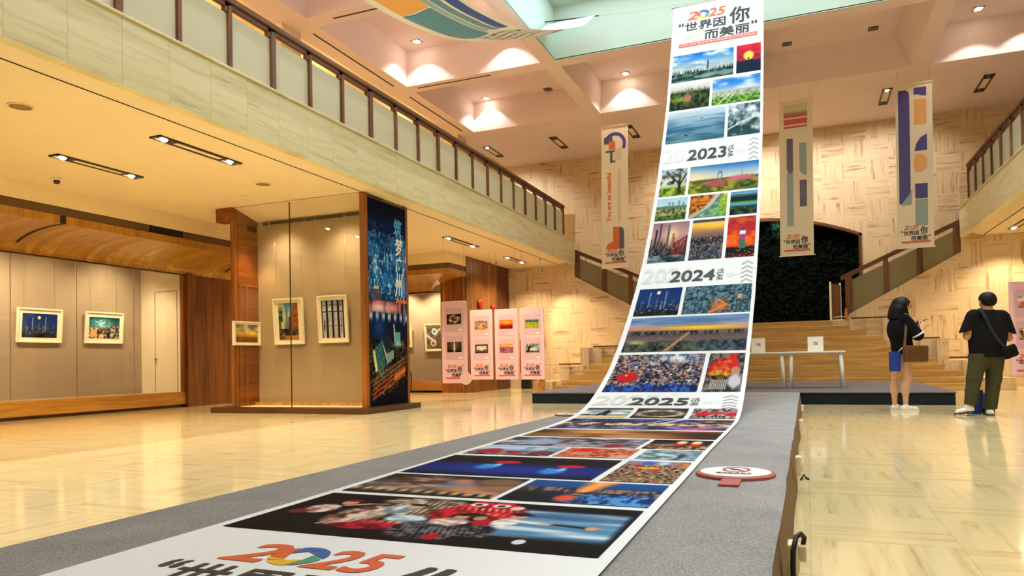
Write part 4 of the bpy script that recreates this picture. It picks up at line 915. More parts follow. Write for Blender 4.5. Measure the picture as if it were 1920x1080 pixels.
ROWS = [  # (top, bottom, [(left, right, kind, description)])  metres
 (1.47, 2.18, [(.058, 1.21, 'city_day', 'print of a city under blue sky'), (1.264, 1.703, 'red_sun', 'print of a yellow sun in a red sky')]),
 (2.25, 2.92, [(.058, .795, 'park_pagoda', 'print of a dark park with a pink pagoda'), (.842, 1.70, 'green_plain', 'print of green fields under blue sky')]),
 (2.975, 3.81, [(.058, 1.10, 'sea', 'print of a hazy blue sea'), (1.153, 1.703, 'cloud_bridge', 'print of a bridge above white clouds')]),
 (4.485, 5.18, [(.067, .517, 'big_tree', 'print of a big tree on grass'), (.565, 1.703, 'flower_park', 'print of a park with pink flowers')]),
 (5.238, 5.81, [(.065, .575, 'park_skyline', 'print of a wood with towers behind'), (.625, 1.225, 'autumn_canal', 'print of a canal path between autumn trees'), (1.279, 1.70, 'lake', 'print of a blue lake and dark trees')]),
 (5.867, 6.835, [(.068, .66, 'pink_towers', 'print of towers in pink dusk by a red bridge'), (.714, 1.218, 'gold_city', 'print of a city under a golden sky'), (1.272, 1.697, 'red_tower', 'print of a lit tower against a red sky')]),
 (7.53, 8.21, [(.073, .715, 'night_moon', 'print of a moonlit skyline'), (.765, 1.70, 'teal_city', 'print of a dense teal city at night')]),
 (8.26, 9.13, [(.074, 1.70, 'sunset_river', 'print of a wide river city at sunset')]),
 (9.2, 10.28, [(.07, 1.21, 'crowd', 'print of a dense crowd in blue'), (1.263, 1.70, 'red_lion', 'print of a red lion costume')]),
 (10.93, 11.62, [(.07, .59, 'rider', 'print of a rider in silhouette'), (.645, 1.20, 'drift_swirl', 'print of a pale swirl on dark ground'), (1.255, 1.71, 'red_boats', 'print of red drums in a crowd')]),
 (11.72, 12.72, [(.07, 1.715, 'night_parade', 'print of a purple and gold night parade')]),
 (12.82, 13.42, [(.07, 1.715, 'amber_clouds', 'print of streaked amber clouds')]),
 (13.5, 14.06, [(.06, 1.215, 'market', 'print of a grey and violet street scene'), (1.255, 1.715, 'lion_heads', 'print of two lion heads in the dark')]),
 (14.12, 14.59, [(.06, .71, 'stilt_street', 'print of a street parade under blue sky'), (.75, 1.265, 'dragon_dance', 'print of a red dragon dance'), (1.32, 1.71, 'misty_rider', 'print of a misty teal scene')]),
 (14.675, 15.43, [(.05, 1.263, 'lantern_dancers', 'print of two dancers with red umbrellas'), (1.31, 1.708, 'festival_square', 'print of a crowded festival square')]),
 (15.48, 16.03, [(.06, .925, 'smith_hands', 'print of hands at work'), (.963, 1.703, 'fire_lake', 'print of a burst of fire over a night lake')]),
 (16.095, 16.825, [(.06, 1.70, 'lion_troupe', 'print of a lion dance troupe with a red lion')])]
for ri, (t0, t1, row) in enumerate(ROWS):
    for (a, c, kind, lab) in row:
        big = kind in ('lion_troupe', 'sunset_river', 'crowd', 'lantern_dancers', 'night_parade', 'fire_lake')
        nu = max(40, int((c-a)*(110 if ri > 12 else 84))); nv = max(34, int((t1-t0)*(84 if ri < 9 else 70)))
        if big: nu, nv = int(nu*1.5), int(nv*1.6)
        if kind == 'lion_troupe': nu, nv = 400, 120
        picture('photo_print', kind, nu, nv, (lambda u, v, a=a, c=c, t0=t0, t1=t1: bl((a+(c-a)*u)/WB, t1+(t0-t1)*v, .0025 if t0 > 11 else .004)), BAN, lab, 7+ri)
def on_b(u, v, h): return bl(u/WB, -v, h+(.001 if v < -11 else .002))       # sheet coordinates: metres right, minus metres down
S = Sheet(.003); logo(S, .155, -.23, 1.48); S.build('title_lettering', LOGO_INK, on_b, BAN)
S = Sheet(.0008); logo(S, .31, -16.99, 1.25, bar=False); S.build('title_lettering', LOGO_INK, on_b, BAN)
for yr, s0, s1, e0 in (('2023', 4.05, 4.315, 3.85), ('2024', 7.11, 7.38, 6.88), ('2025', 10.50, 10.765, 10.33)):
    S = Sheet(.002); S.text(yr, .07, .80, -s1, -s0+.09, 0, bold=.03); S.build('pale_numerals', [INK['pale']], on_b, BAN)
    S = Sheet(.004); S.text(yr, .497, 1.150, -s1, -s0, 0, bold=.03, shear=.05); S.build('year_numerals', [INK['black']], on_b, BAN)
    S = Sheet(.004); S.text('YEAR', 1.185, 1.275, -s1-.02, -s0+.02, 0, bold=.012, rot=-90); S.build('year_lettering', [INK['black']], on_b, BAN)
    S = Sheet(.004); S.ell(1.375, -(s0+s1)/2-.03, .042, .042, 0, hole=.86); S.rect(1.42, 1.53, -(s0+s1)/2-.033, -(s0+s1)/2-.027, 0); S.build('ring_mark', [INK['grey']], on_b, BAN)
    S = Sheet(.003)
    for k in range(5):
        y = -(e0+.05+.115*k)
        S.poly([(1.525, y-.075), (1.61, y), (1.61, y-.035), (1.54, y-.10)], 0); S.poly([(1.695, y-.075), (1.68, y-.10), (1.61, y-.035), (1.61, y)], 0)
    S.build('arrow_pattern', [INK['grey']], on_b, BAN)
# wire that carries the two banners across the skylight
b = MB(); b.tube([(-5.17, 15.184, 8.37), (-3.2, 15.184, 8.20), (-1.4, 15.184, 8.125), (2.54, 15.184, 8.3)], .004, 6)
tag(b.build('hanging_wire', M['steel']), 'thin wire across the skylight carrying the banner rods', 'wire')

# ================================================================ SWAG BANNER
SW = np.array([(15.184, 8.30), (13.9, 7.50), (12.7, 6.93), (11.9, 6.57), (10.8, 6.12), (9.75, 5.76), (8.6, 5.50), (7.6, 5.36), (6.4, 5.28), (5.0, 5.34), (3.4, 5.62), (1.8, 6.15), (0.4, 6.8), (-1.0, 7.7)])
_d2 = np.r_[0, np.cumsum(np.hypot(np.diff(SW[:, 0]), np.diff(SW[:, 1])))]; _S2 = np.linspace(0, _d2[-1], 600)
def _sm2(v):
    q = np.interp(_S2, _d2, v); k = np.hanning(41); k /= k.sum()
    return np.convolve(np.r_[2*q[0]-q[20:0:-1], q, 2*q[-1]-q[-2:-22:-1]], k, 'valid')
_Y2, _Z2 = _sm2(SW[:, 0]), _sm2(SW[:, 1])
SWG = thing('swag_banner', 'pale banner with blue and orange blocks sagging below the ceiling at the top', 'banner', (-4.5, 8, 5.4))
def sw(u, s, h=0.0):
    y, z = float(np.interp(s, _S2, _Y2)), float(np.interp(s, _S2, _Z2))
    xl = np.interp(s, [0, 2, 20], [-5.14, -5.0, -4.98]); xr = np.interp(s, [0, 2, 20], [-4.02, -3.9, -3.9])
    sag = .03*math.sin(u*9+s*.4)*min(1, s/3)*math.sin(math.pi*u)
    return (xl+(xr-xl)*u+4.5, y-8, z+sag-h-5.4)
b = MB(); nf, ns = 24, 110; L2 = float(_d2[-1])-.1
b.add([sw(i/nf, L2*j/ns) for j in range(ns+1) for i in range(nf+1)], [(j*(nf+1)+i, j*(nf+1)+i+1, (j+1)*(nf+1)+i+1, (j+1)*(nf+1)+i) for j in range(ns) for i in range(nf)], 0, True)
b.build('cloth', M['banner'], SWG, fix=False)
S = Sheet(.006)
def strip(u0, u1, s0, s1, mi): S.rect(u0, u1, -s1, -s0, mi, 14, 40)
strip(.80, .93, 5.8, 16, 0); strip(.62, .74, 5.6, 16, 1); strip(.52, .58, 5.6, 16, 4); strip(.12, .50, 5.4, 7.4, 1); strip(.12, .52, 7.45, 10.6, 2); strip(.12, .5, 10.7, 13, 3)
S.build('printed_blocks', [ink('swag_blue', 14, 84, 190), ink('swag_teal', 84, 156, 196), ink('swag_orange', 246, 186, 110), ink('swag_red', 222, 140, 112), ink('swag_light', 150, 200, 226)], lambda u, v, h: sw(u, -v, h), SWG)
for k, (tx, s0) in enumerate((('YOU MAKE THE WORLD A BEAUTIFUL PLACE', 3.4), ('世界因你而美丽', 3.9), ('2023-2025', 4.3), ('影像故事全球征集活动', 4.7), ('优秀作品展', 5.05))):
    S = Sheet(.006); S.text(tx, .3, .92, -s0-.22, -s0, 0); S.build('lettering', [INK['black']], lambda u, v, h: sw(u, -v, h), SWG)
S = Sheet(.006); S.text('世界因你而美丽', .15, .85, -2.2, -1.5, 0, bold=.03); S.build('large_lettering', [INK['teal']], lambda u, v, h: sw(u, -v, h), SWG)
b = MB(); b.tube([(-5.22+4.5, 7.184, 2.97), (-3.95+4.5, 7.184, 2.87)], .013, 8); b.build('rod', M['metal_black'], SWG)

# ================================================================ THREE HANGING BANNERS
HB = [('first', -5.21, -4.44, 'cream hanging banner reading You are so beautiful, left of the long banner'), ('second', -.475, .325, 'cream hanging banner with coral bars, in front of the dark green niche'), ('third', 2.21, 3.0, 'cream hanging banner with a tall violet bar, furthest right of the three')]
BINK = [ink('banner_violet', 78, 72, 140), ink('banner_orange', 222, 112, 60), ink('banner_peach', 236, 178, 110), ink('banner_coral', 206, 92, 84), ink('banner_sage', 150, 172, 166), ink('banner_plum', 110, 104, 128), ink('banner_slate', 96, 98, 112), ink('banner_sand', 214, 204, 178)]
MCR = plain('cream_banner_cloth', rgb(236, 224, 198), .7, var=.015, scale=2)
for nm, x0, x1, lab in HB:
    zt, zb, y = 7.43, 3.42, 20.0
    t = thing('hanging_banner', lab, 'banner', ((x0+x1)/2, y, zb), 0, 'cream banners hung in a row before the back wall')
    w, H = x1-x0, zt-zb
    def to(u, v, h, w=w, H=H): return ((u-.5)*w-.06*(1-v), -h-.025*math.sin(v*5), v*H)
    b = MB(); n_ = 40
    b.add([to(i/4, j/n_, 0) for j in range(n_+1) for i in range(5)], [(j*5+i, j*5+i+1, j*5+i+6, j*5+i+5) for j in range(n_) for i in range(4)], 0, True)
    b.build('cloth', MCR, t, fix=False)
    b = MB(); b.tube([(-w/2-.09, 0, 0), (w/2-.02, 0, 0)], .012); b.build('rod', M['ivory'], t); b = MB(); b.tube([(-w/2-.02, 0, H), (w/2+.02, 0, H)], .01); b.build('rod', M['ivory'], t)
    for sx in (-1, 1): b = MB(); b.tube([(sx*(w/2-.05), 0, H), (sx*(w/2-.05), 0, ZC-zb)], .003, 5); b.build('wire', M['steel'], t)
    S = Sheet(.003)
    R_ = lambda u0, u1, v0, v1, mi: S.rect(u0, u1, v0, v1, mi, 3, 12)
    if nm == 'first':
        S.ell(.5, .87, .42, .085, 0, -30, 165, 24, .72); R_(.1, .42, .875, .925, 6); S.layer = 2; R_(.28, .52, .835, .89, 1); R_(.15, .5, .815, .828, 6); R_(.33, .42, .745, .82, 6); R_(.5, .56, .745, .835, 7); R_(.56, .74, .76, .835, 7); R_(.33, .52, .742, .755, 6); S.layer = 1
        S.text('You are so beautiful', .19, .36, .325, .67, 1, bold=.03, rot=90); R_(.62, .72, .32, .69, 7)
        R_(.43, .66, .13, .285, 1); S.poly([(.16, .13), (.45, .13), (.45, .19), (.40, .18), (.28, .175), (.2, .16)], 1); R_(.66, .84, .13, .25, 6); S.ell(.66, .25, .18, .035, 6, 0, 90, 10)
    elif nm == 'second':
        R_(.14, .84, .905, .975, 7); R_(.14, .84, .89, .925, 3); R_(.14, .84, .845, .88, 3); R_(.14, .84, .822, .835, 3)
        R_(.22, .41, .55, .755, 5); S.ell(.26, .55, .15, .03, 5, -90, 0, 10); S.layer = 2; R_(.22, .41, .19, .53, 4); S.layer = 1
        R_(.6, .81, .56, .72, 4); S.ell(.81, .56, .21, .05, 4, 180, 270, 10); R_(.6, .81, .31, .48, 6); S.layer = 2; S.ell(.6, .405, .2, .055, 5, -90, 90, 14); S.layer = 1
    else:
        R_(.07, .38, .27, .925, 0); S.poly([(.07, .925), (.38, .925), (.36, .95), (.28, .965), (.07, .965)], 0); S.layer = 2; S.poly([(.09, .26), (.40, .26), (.43, .36), (.33, .32)], 4); S.layer = 1
        R_(.5, .84, .93, .972, 0); S.ell(.84, .972, .34, .055, 0, 180, 270, 12); R_(.5, .84, .745, .9, 2); S.poly([(.5, .585), (.84, .585), (.84, .685), (.66, .665), (.55, .63)], 0); S.ell(.65, .51, .19, .055, 2, 0, 360, 24); R_(.5, .68, .455, .565, 2); R_(.5, .84, .295, .385, 0); R_(.5, .84, .13, .29, 4)
    S.build('printed_shapes', BINK, to, t)
    S = Sheet(.004); q = Sheet(.004)
    k = w/ (x1-x0)
    logo(q, .12*w, .135*H, .78*w, small=True)
    q.build('title_lettering', LOGO_INK, (lambda u, v, h, w=w, H=H, to=to: to(u/w, v/H, h)), t)

# ================================================================ PINK EXHIBITION PANELS
MPINK = plain('pink_panel', rgb(236, 194, 204), .55, var=.015, scale=2)
MPINKD = plain('pink_panel_field', rgb(216, 178, 190), .6, var=.01, scale=2)
def panel(x0, x1, y, zb, zt, lab, kinds, ry=0.0, tagged=False):
    w, H = x1-x0, zt-zb
    t = thing('exhibition_panel', lab, 'display panel', ((x0+x1)/2, y, zb), ry, 'pink hanging photo panels')
    b = MB(); b.bbox(-w/2, w/2, 0, .025, 0, H, .004); b.build('board', MPINK, t)
    for sx in (-1, 1): b = MB(); b.tube([(sx*w*.4, .012, H), (sx*w*.4, .012, ZG-zb)], .003, 5); b.build('wire', M['steel'], t)
    for k, (v0, v1) in enumerate(((.625, .915), (.285, .575))):
        b = MB(); b.box(-w*.36, w*.36, -.003, .001, v0*H, v1*H); b.build('photo_field', MPINKD, t)
        c = (v0+v1)/2*H+.02; pw, phh = w*.285, H*.062
        picture('photo_print', kinds[k], 44, 32, (lambda u, v, c=c: (-pw+2*pw*u, -.006, c-phh+2*phh*v)), t, None, 3+k)
        b = MB(); b.box(w*.17, w*.32, -.006, -.002, (v0+.012)*H, (v0+.035)*H); b.build('caption_card', M['white_plastic'], t)
    S = Sheet(.003); logo(S, -w*.36, .225*H, w*.72, small=True)
    S.text('摄广州', w*.24, w*.36, .205*H, .225*H, 0)
    S.build('title_lettering', LOGO_INK, lambda u, v, h: (u, -.001-h, v), t)
    if tagged:
        b = MB(); b.extrude([(.145*math.cos(a), .145*math.sin(a)) for a in np.linspace(0, 2*math.pi, 33)[:-1]], 'z', 0, .02)
        o = b.build('round_tag', MPINK, t); o.rotation_euler = (math.radians(90), 0, 0); o.location = (w*.44, -.006, .11); o['label'] = 'pale round tag'
    return t
panel(-7.79, -7.145, 15.0, .37, 2.255, 'pink panel hanging nearest, with round tag, first from the fireworks column', ('sepia_dragon', 'tower_dark'), 0, True)
panel(-8.38, -7.725, 17.8, .375, 2.25, 'pink panel with a sparkling avenue picture, second from the fireworks column', ('avenue', 'silhouette_frame'))
panel(-7.66, -7.0, 17.8, .37, 2.24, 'pink panel with a red dusk picture, third from the fireworks column', ('red_dusk', 'lavender'))
panel(-6.925, -6.27, 17.8, .365, 2.24, 'pink panel with a green field picture, beside the stone wall', ('rape_field', 'willow'))
panel(3.80, 4.50, 17.2, .38, 2.24, 'pink panel cut by the right edge, behind the man in black', ('festival_pink', 'village_stage'))

# ================================================================ LEFT SIDE: CASES, COVE, COLUMN
def cove_profile(n=12):
    return [(1.24-1.24*(1-math.cos(t)) if False else 1.24*math.cos(t), 2.87+.36*math.sin(t)) for t in np.linspace(0, math.pi/2, n)]
CP = cove_profile()            # (distance behind the strip, height)
XS_, YS_ = -11.18, 17.2        # planes of the strips of the long wall and of the far wall
b = MB()
for (d0, z0), (d1, z1) in zip(CP, CP[1:]):
    b.quad((XS_-d0, -7, z0), (XS_-d1, -7, z1), (XS_-d1, YS_+d1, z1), (XS_-d0, YS_+d0, z0))
structure(b.build('trim_11', M['wood_cove'], fix=False))
MCX = wood('cove_veneer_cross', rgb(200, 146, 56), rgb(150, 94, 24), 'Y', ('X', 0.17), 0.30, tintv=.5)
XE = -8.68
b = MB()
for (d0, z0), (d1, z1) in zip(CP, CP[1:]):
    b.quad((XS_-d0, YS_+d0, z0), (XS_-d1, YS_+d1, z1), (XE-d1, YS_+d1, z1), (XE-d0, YS_+d0, z0))
    b.quad((XE-d0, YS_+d0, z0), (XE-d1, YS_+d1, z1), (XE-d1, 18.5, z1), (XE-d0, 18.5, z0))
structure(b.build('trim_12', MCX, fix=False))
def band(z0, z1, mat, name, off=0.0):
    b = MB(); x, y, e = XS_-off, YS_+off, XE-off
    b.quad((x, -7, z0), (x, y, z0), (x, y, z1), (x, -7, z1)); b.quad((x, y, z0), (e, y, z0), (e, y, z1), (x, y, z1)); b.quad((e, y, z0), (e, 18.5, z0), (e, 18.5, z1), (e, y, z1))
    return structure(b.build(name, mat, fix=False))
band(3.228, 3.36, M['wood_strip'], 'trim_13'); band(3.36, 3.50, M['slot_strip'], 'trim_14', .02); band(3.50, 3.81, M['warm_plaster'], 'trim_15')
b = MB()                                  # black joints across the cove and a grille in the brown strip
for y in (8.25, 13.0):
    for (d0, z0), (d1, z1) in zip(CP[3:], CP[4:]):
        b.quad((XS_-d0+.002, y-.03, z0-.004), (XS_-d1+.002, y-.03, z1-.004), (XS_-d1+.002, y+.03, z1-.004), (XS_-d0+.002, y+.03, z0-.004))
    b.box(XS_-.002, XS_+.003, y-.05, y+.05, 3.23, 3.36)
structure(b.build('trim_16', M['dark'], fix=False))
b = MB(); b.box(XS_-.02, XS_+.004, 9.96, 10.72, 3.38, 3.49); gr = b.build('air_grille', M['metal_black'])
tag(gr, 'dark air grille in the brown strip above the curved wood cove', 'vent')
b = MB()
for k in range(7): b.box(XS_+.003, XS_+.008, 9.98, 10.70, 3.388+.015*k, 3.394+.015*k)
b.build('slat', M['metal_dark'], gr)
# long wall beyond the case, far wall, pier
b = MB(); b.quad((-12.45, 11.98, 0), (-12.45, 18.6, 0), (-12.45, 18.6, 2.9), (-12.45, 11.98, 2.9)); b.box(-12.45, -12.38, 11.98, 12.15, 0, 2.9); structure(b.build('trim_17', M['wood_v'], fix=False))
b = MB(); b.box(-9.6, -8.70, 18.44, 18.6, 0, 3.2); structure(b.build('trim_18', M['wood_vx']))
b = MB(); b.box(-8.88, -8.67, 18.22, 20.3, 0, ZG); structure(b.build('trim_19', M['wood_v']))
MDR = wood('dark_door_wood', rgb(92, 44, 14), rgb(52, 20, 6), 'Z', None, .35)
b = MB(); b.box(-8.88, -8.70, 20.3, YP, 0, ZG); dr = structure(b.build('door_1', MDR))
b = MB(); b.box(-8.702, -8.672, 20.34, 21.2, .05, 3.1); b.build('door_leaf', MDR, dr)

def framed(name, lab, w, h, kind, mat_in, group, seed=2, fw=.032):
    """white frame with a mat and a print, facing -y, hung by its middle bottom at the origin"""
    t = thing(name, lab, 'framed photo', (0, 0, 0), 0, group)
    b = MB()
    for x0, x1, z0, z1 in ((-w/2, w/2, 0, fw), (-w/2, w/2, h-fw, h), (-w/2, -w/2+fw, fw, h-fw), (w/2-fw, w/2, fw, h-fw)): b.bbox(x0, x1, -.045, 0, z0, z1, .006)
    b.build('frame', M['ivory'], t)
    b = MB(); b.box(-w/2+fw, w/2-fw, -.022, -.002, fw, h-fw); b.build('mat', M['mat_board'], t)
    a, c = mat_in
    picture('photo_print', kind, 90, 66, lambda u, v: (-w/2+a+(w-2*a)*u, -.025, c+(h-2*c)*v), t, None, seed)
    return t
def hang(t, loc, rz, tilt=.07, up=.9):
    t.location = loc; t.rotation_euler = (tilt, 0, rz)
    return t

# long display case
CY0, CY1, XG, XB = 2.0, 11.93, -12.45, -13.69
t = thing('display_case', 'long built-in glass display case at the left edge under the curved wood cove', 'display case', (XG, 8, 0))
def lc(x, y, z): return (x-XG, y-8, z)
def lbox(x0, x1, y0, y1, z0, z1): b = MB(); b.box(x0-XG, x1-XG, y0-8, y1-8, z0, z1); return b
b = MB(); b.bbox(-.12, .0, CY0-8, CY1-8+.05, .06, .33, .006); b.build('base_board', M['wood_base'], t)
lbox(XG-.14, XG-.05, CY0, CY1, 0, .06).build('toe_kick', M['wood_dark'], t)
lbox(XB-.05, XB, CY0, CY1+.05, .25, 3.3).build('lining', M['linen_grey'], t)
lbox(XB, XG-.12, CY0, CY1, .25, .30).build('case_floor', M['linen_grey'], t)
lbox(XB, XG-.1, CY0, CY1, 3.3, 3.33).build('case_top', M['warm_plaster'], t)
lbox(XB, XG-.06, CY1, CY1+.04, .3, 3.3).build('end_wall', M['white_panel'], t)
b = MB()
for x0, x1, z0, z1 in ((-13.285, -13.275, .33, 2.52), (-12.64, -12.63, .33, 2.52), (-13.285, -12.63, 2.515, 2.525)): b.box(x0-XG, x1-XG, CY1-8-.004, CY1-8, z0, z1)
dl = b.build('hidden_door', M['dark'], t)
b = MB(); b.tube([lc(-13.24, CY1-.002, 1.05), lc(-13.24, CY1-.05, 1.05)], .022, 10); b.build('knob', M['steel'], dl)
for y0, y1 in ((CY0, 4.6), (4.6, 5.83), (5.83, 7.05), (7.05, 8.26), (8.26, 9.47), (9.47, 10.71), (10.71, CY1-.03)):
    lbox(XG-.048, XG-.04, y0+.004, y1-.004, .33, 2.87).build('glass_pane', M['glass'], t)
for y in (7.05, 8.26, 9.47, 10.71): lbox(XG-.05, XG-.036, y-.005, y+.005, .33, 2.86).build('glass_joint', M['steel'], t)
lbox(XG-.07, XG+.01, CY0, CY1+.06, 2.85, 2.885).build('top_trim', M['metal_dark'], t)
lbox(XG-.07, XG+.005, CY1-.03, CY1+.05, .33, 2.87).build('end_post', M['wood_post'], t)
p = framed('framed_photo', 'white framed night skyline with a moon, in the left display case', .89, .66, 'night_moon', (.10, .10), 'framed photos in the left case', 5)
hang(p, (XB+.012, 9.575, 1.38), math.pi/2)
p = framed('framed_photo', 'white framed city under blue fireworks, beside the hidden white door', .89, .66, 'fireworks_city', (.09, .11), 'framed photos in the left case', 6)
hang(p, (XB+.012, 10.965, 1.385), math.pi/2)
def wires(what, pts):
    for side, (x, y, z0, z1) in zip(('left', 'right'), pts):
        b = MB(); b.tube([(x, y, z0), (x, y, z1)], .0022, 5)
        tag(b.build('picture_wire', M['steel']), side+' thin wire holding '+what, 'wire', 'thin picture wires')
wires('the moonlit skyline photo', [(XB+.03, 9.28, 2.03, 3.29), (XB+.03, 9.9, 2.03, 3.29)])
wires('the blue fireworks photo', [(XB+.03, 10.66, 2.03, 3.29), (XB+.03, 11.28, 2.03, 3.29)])

# far display case on the cross wall
t = thing('display_case', 'far glass display case behind the fireworks column, beside the pink panels', 'display case', (-11.0, 18.44, 0))
def fb(x0, x1, y0, y1, z0, z1): b = MB(); b.box(x0+11, x1+11, y0-18.44, y1-18.44, z0, z1); return b
fb(-12.4, -9.6, 18.44, 18.6, .06, .33).build('base_board', wood('far_base_board', rgb(190, 130, 52), rgb(140, 84, 26), 'X', None, .35), t)
fb(-12.4, -9.6, 19.5, 19.55, .3, 3.2).build('lining', M['linen_grey'], t)
fb(-9.6, -9.55, 18.6, 19.5, .3, 3.2).build('side_wall', M['linen_grey'], t); fb(-12.4, -9.6, 18.6, 19.5, .28, .3).build('case_floor', M['linen_grey'], t)
fb(-12.4, -9.6, 18.45, 19.5, 3.2, 3.22).build('case_top', M['warm_plaster'], t)
fb(-12.4, -11.0, 18.47, 18.478, .33, 2.87).build('glass_pane', M['glass'], t); fb(-10.99, -9.6, 18.47, 18.478, .33, 2.87).build('glass_pane', M['glass'], t)
fb(-12.4, -9.58, 18.42, 18.5, 2.85, 2.885).build('top_trim', M['metal_dark'], t)
p = framed('framed_photo', 'white framed aerial picture of looping roads in the far case', .62, .82, 'aerial_loops', (.07, .08), 'framed photos in the far case', 4); hang(p, (-10.35, 19.47, 1.2), 0)
p = framed('framed_photo', 'white framed photo at the column edge in the far case, mostly hidden', .62, .66, 'gold_sunset', (.08, .08), 'framed photos in the far case', 4); hang(p, (-11.42, 19.47, 1.34), 0)

# free-standing display column
CX, CYc = -8.4, 10.56
t = thing('display_column', 'square wooden display column with glass front and a blue fireworks poster on its side', 'display column', (CX, CYc, 0))
def cb(x0, x1, y0, y1, z0, z1, r=0.0):
    b = MB()
    (b.bbox(x0-CX, x1-CX, y0-CYc, y1-CYc, z0, z1, r) if r else b.box(x0-CX, x1-CX, y0-CYc, y1-CYc, z0, z1)); return b
cb(-10.24, -6.83, 10.42, 12.25, 0, .10, .006).build('base', M['wood_dark'], t)
cb(-7.03, -6.93, 10.56, 10.66, .10, 3.79, .004).build('corner_post', M['wood_post'], t)
cb(-7.03, -6.93, 11.93, 12.02, .10, 3.79, .004).build('corner_post', M['wood_post'], t)
cb(-9.86, -9.79, 10.56, 10.66, .10, 3.56, .004).build('corner_post', M['wood_post'], t)
cb(-10.16, -9.77, 10.52, 10.72, 3.54, 3.79, .006).build('header_block', M['wood_red'], t)
cb(-9.86, -9.78, 10.66, 12.02, .10, 3.79).build('side_panel', M['wood_red'], t)
b = cb(-9.78, -9.768, 10.70, 10.745, .10, 2.36); b.box(-9.78-CX, -9.768-CX, 10.70-CYc, 11.2-CYc, 2.36, 2.40); b.box(-9.78-CX, -9.768-CX, 10.86-CYc, 10.90-CYc, .10, 2.36); b.build('side_moulding', M['wood_post'], t)
cb(-9.785, -9.770, 10.92, 11.16, 3.42, 3.52).build('grille', M['metal_black'], t)
cb(-9.78, -7.0, 11.2, 11.26, .10, 3.79).build('lining', M['linen'], t)
cb(-7.01, -6.99, 10.66, 11.2, .10, 3.79).build('inner_side', M['linen'], t)
cb(-9.78, -7.03, 11.08, 11.2, .10, .155, .006).build('inner_skirting', M['wood_base'], t)
cb(-9.78, -7.03, 10.66, 11.2, .10, .104).build('case_floor', M['warm_plaster'], t)
b = MB(); b.add([(-9.76-CX, .0, 3.79), (-7.03-CX, .0, 3.79), (-7.03-CX, .64, 3.62), (-9.76-CX, .64, 3.62)], [(0, 1, 2, 3)]); b.build('sloped_top', M['warm_plaster'], t, fix=False)
b = MB(); b.bbox(-9.6-CX, -7.04-CX, 11.14-CYc, 11.18-CYc, 3.55, 3.60, .004); rail = b.build('hanging_rail', M['metal_black'], t)
for x in (-9.44, -8.62, -8.37, -7.74):
    b = MB(); b.tube([(x-CX, 11.13-CYc, 3.60), (x-CX, 11.13-CYc, 3.50)], .008, 6); b.build('hook', M['steel'], rail)
cb(-6.94, -6.925, 10.66, 11.93, .10, 3.76).build('poster_backing', M['wood_dark'], t)
PY0_, PY1_, PZ0, PZ1 = 10.66, 11.93, .12, 3.73
def post(u, v, h=0.0): return (-6.924+h-CX, PY0_+(PY1_-PY0_)*u-CYc, PZ0+(PZ1-PZ0)*v)
picture('poster', 'fireworks_poster', 110, 230, post, t, 'blue poster of fireworks over a river city', 9)
S = Sheet(.003)
S.text('筑', .66, .88, .845, .935, 0, bold=.035, shear=.1); S.text('梦', .70, .90, .75, .84, 1, bold=.025, shear=.1); S.text('广', .70, .88, .665, .745, 1, bold=.025, shear=.1); S.text('州', .68, .88, .54, .66, 1, bold=.025, shear=.1)
S.text('CHASING DREAMS IN GUANGZHOU', .895, .945, .40, .79, 2, bold=.01, rot=-90)
S.build('poster_lettering', [ink('poster_blue', 60, 168, 232), INK['white'], ink('poster_pale', 176, 206, 226)], lambda u, v, h: post(u, v, h), t)
for x0, x1 in ((-9.79, -8.52), (-8.51, -7.03)): cb(x0, x1, 10.575, 10.583, .10, 3.77).build('glass_pane', M['glass'], t)
cb(-8.521, -8.509, 10.57, 10.588, .10, 3.78).build('glass_joint', M['metal_dark'], t)
b = MB(); b.tube([(-6.92+.0-CX, 12.0-CYc+.02+.03*math.sin(a), .52+.17*math.cos(a)) for a in np.linspace(0, math.pi, 10)], .012, 6); b.build('pull_cord', plain('dark_red_cord', rgb(96, 24, 20), .5), t)
p = framed('framed_photo', 'white framed upright street photo in the column, nearest the wooden side', .69, .87, 'street', (.12, .09), 'framed photos in the column', 3); hang(p, (-9.0, 11.165, 1.245), 0, .06)
p = framed('framed_photo', 'white framed upright photo of dark columns, beside the fireworks poster', .66, .87, 'columns', (.085, .09), 'framed photos in the column', 3); hang(p, (-8.0, 11.165, 1.25), 0, .06)
p = framed('framed_photo', 'glass reflection of a golden sunset, built as a small framed print on the wooden side inside the column', .72, .45, 'gold_sunset', (.075, .06), None, 3, .03); hang(p, (-9.755, 10.83, 1.24), math.pi/2, .0)  # a reflection in the column glass, built as a solid framed print
wires('the upright street photo', [(-9.3, 11.12, 2.1, 3.55), (-8.7, 11.12, 2.1, 3.55)])
wires('the dark columns photo', [(-8.3, 11.12, 2.1, 3.55), (-7.72, 11.12, 2.1, 3.55)])

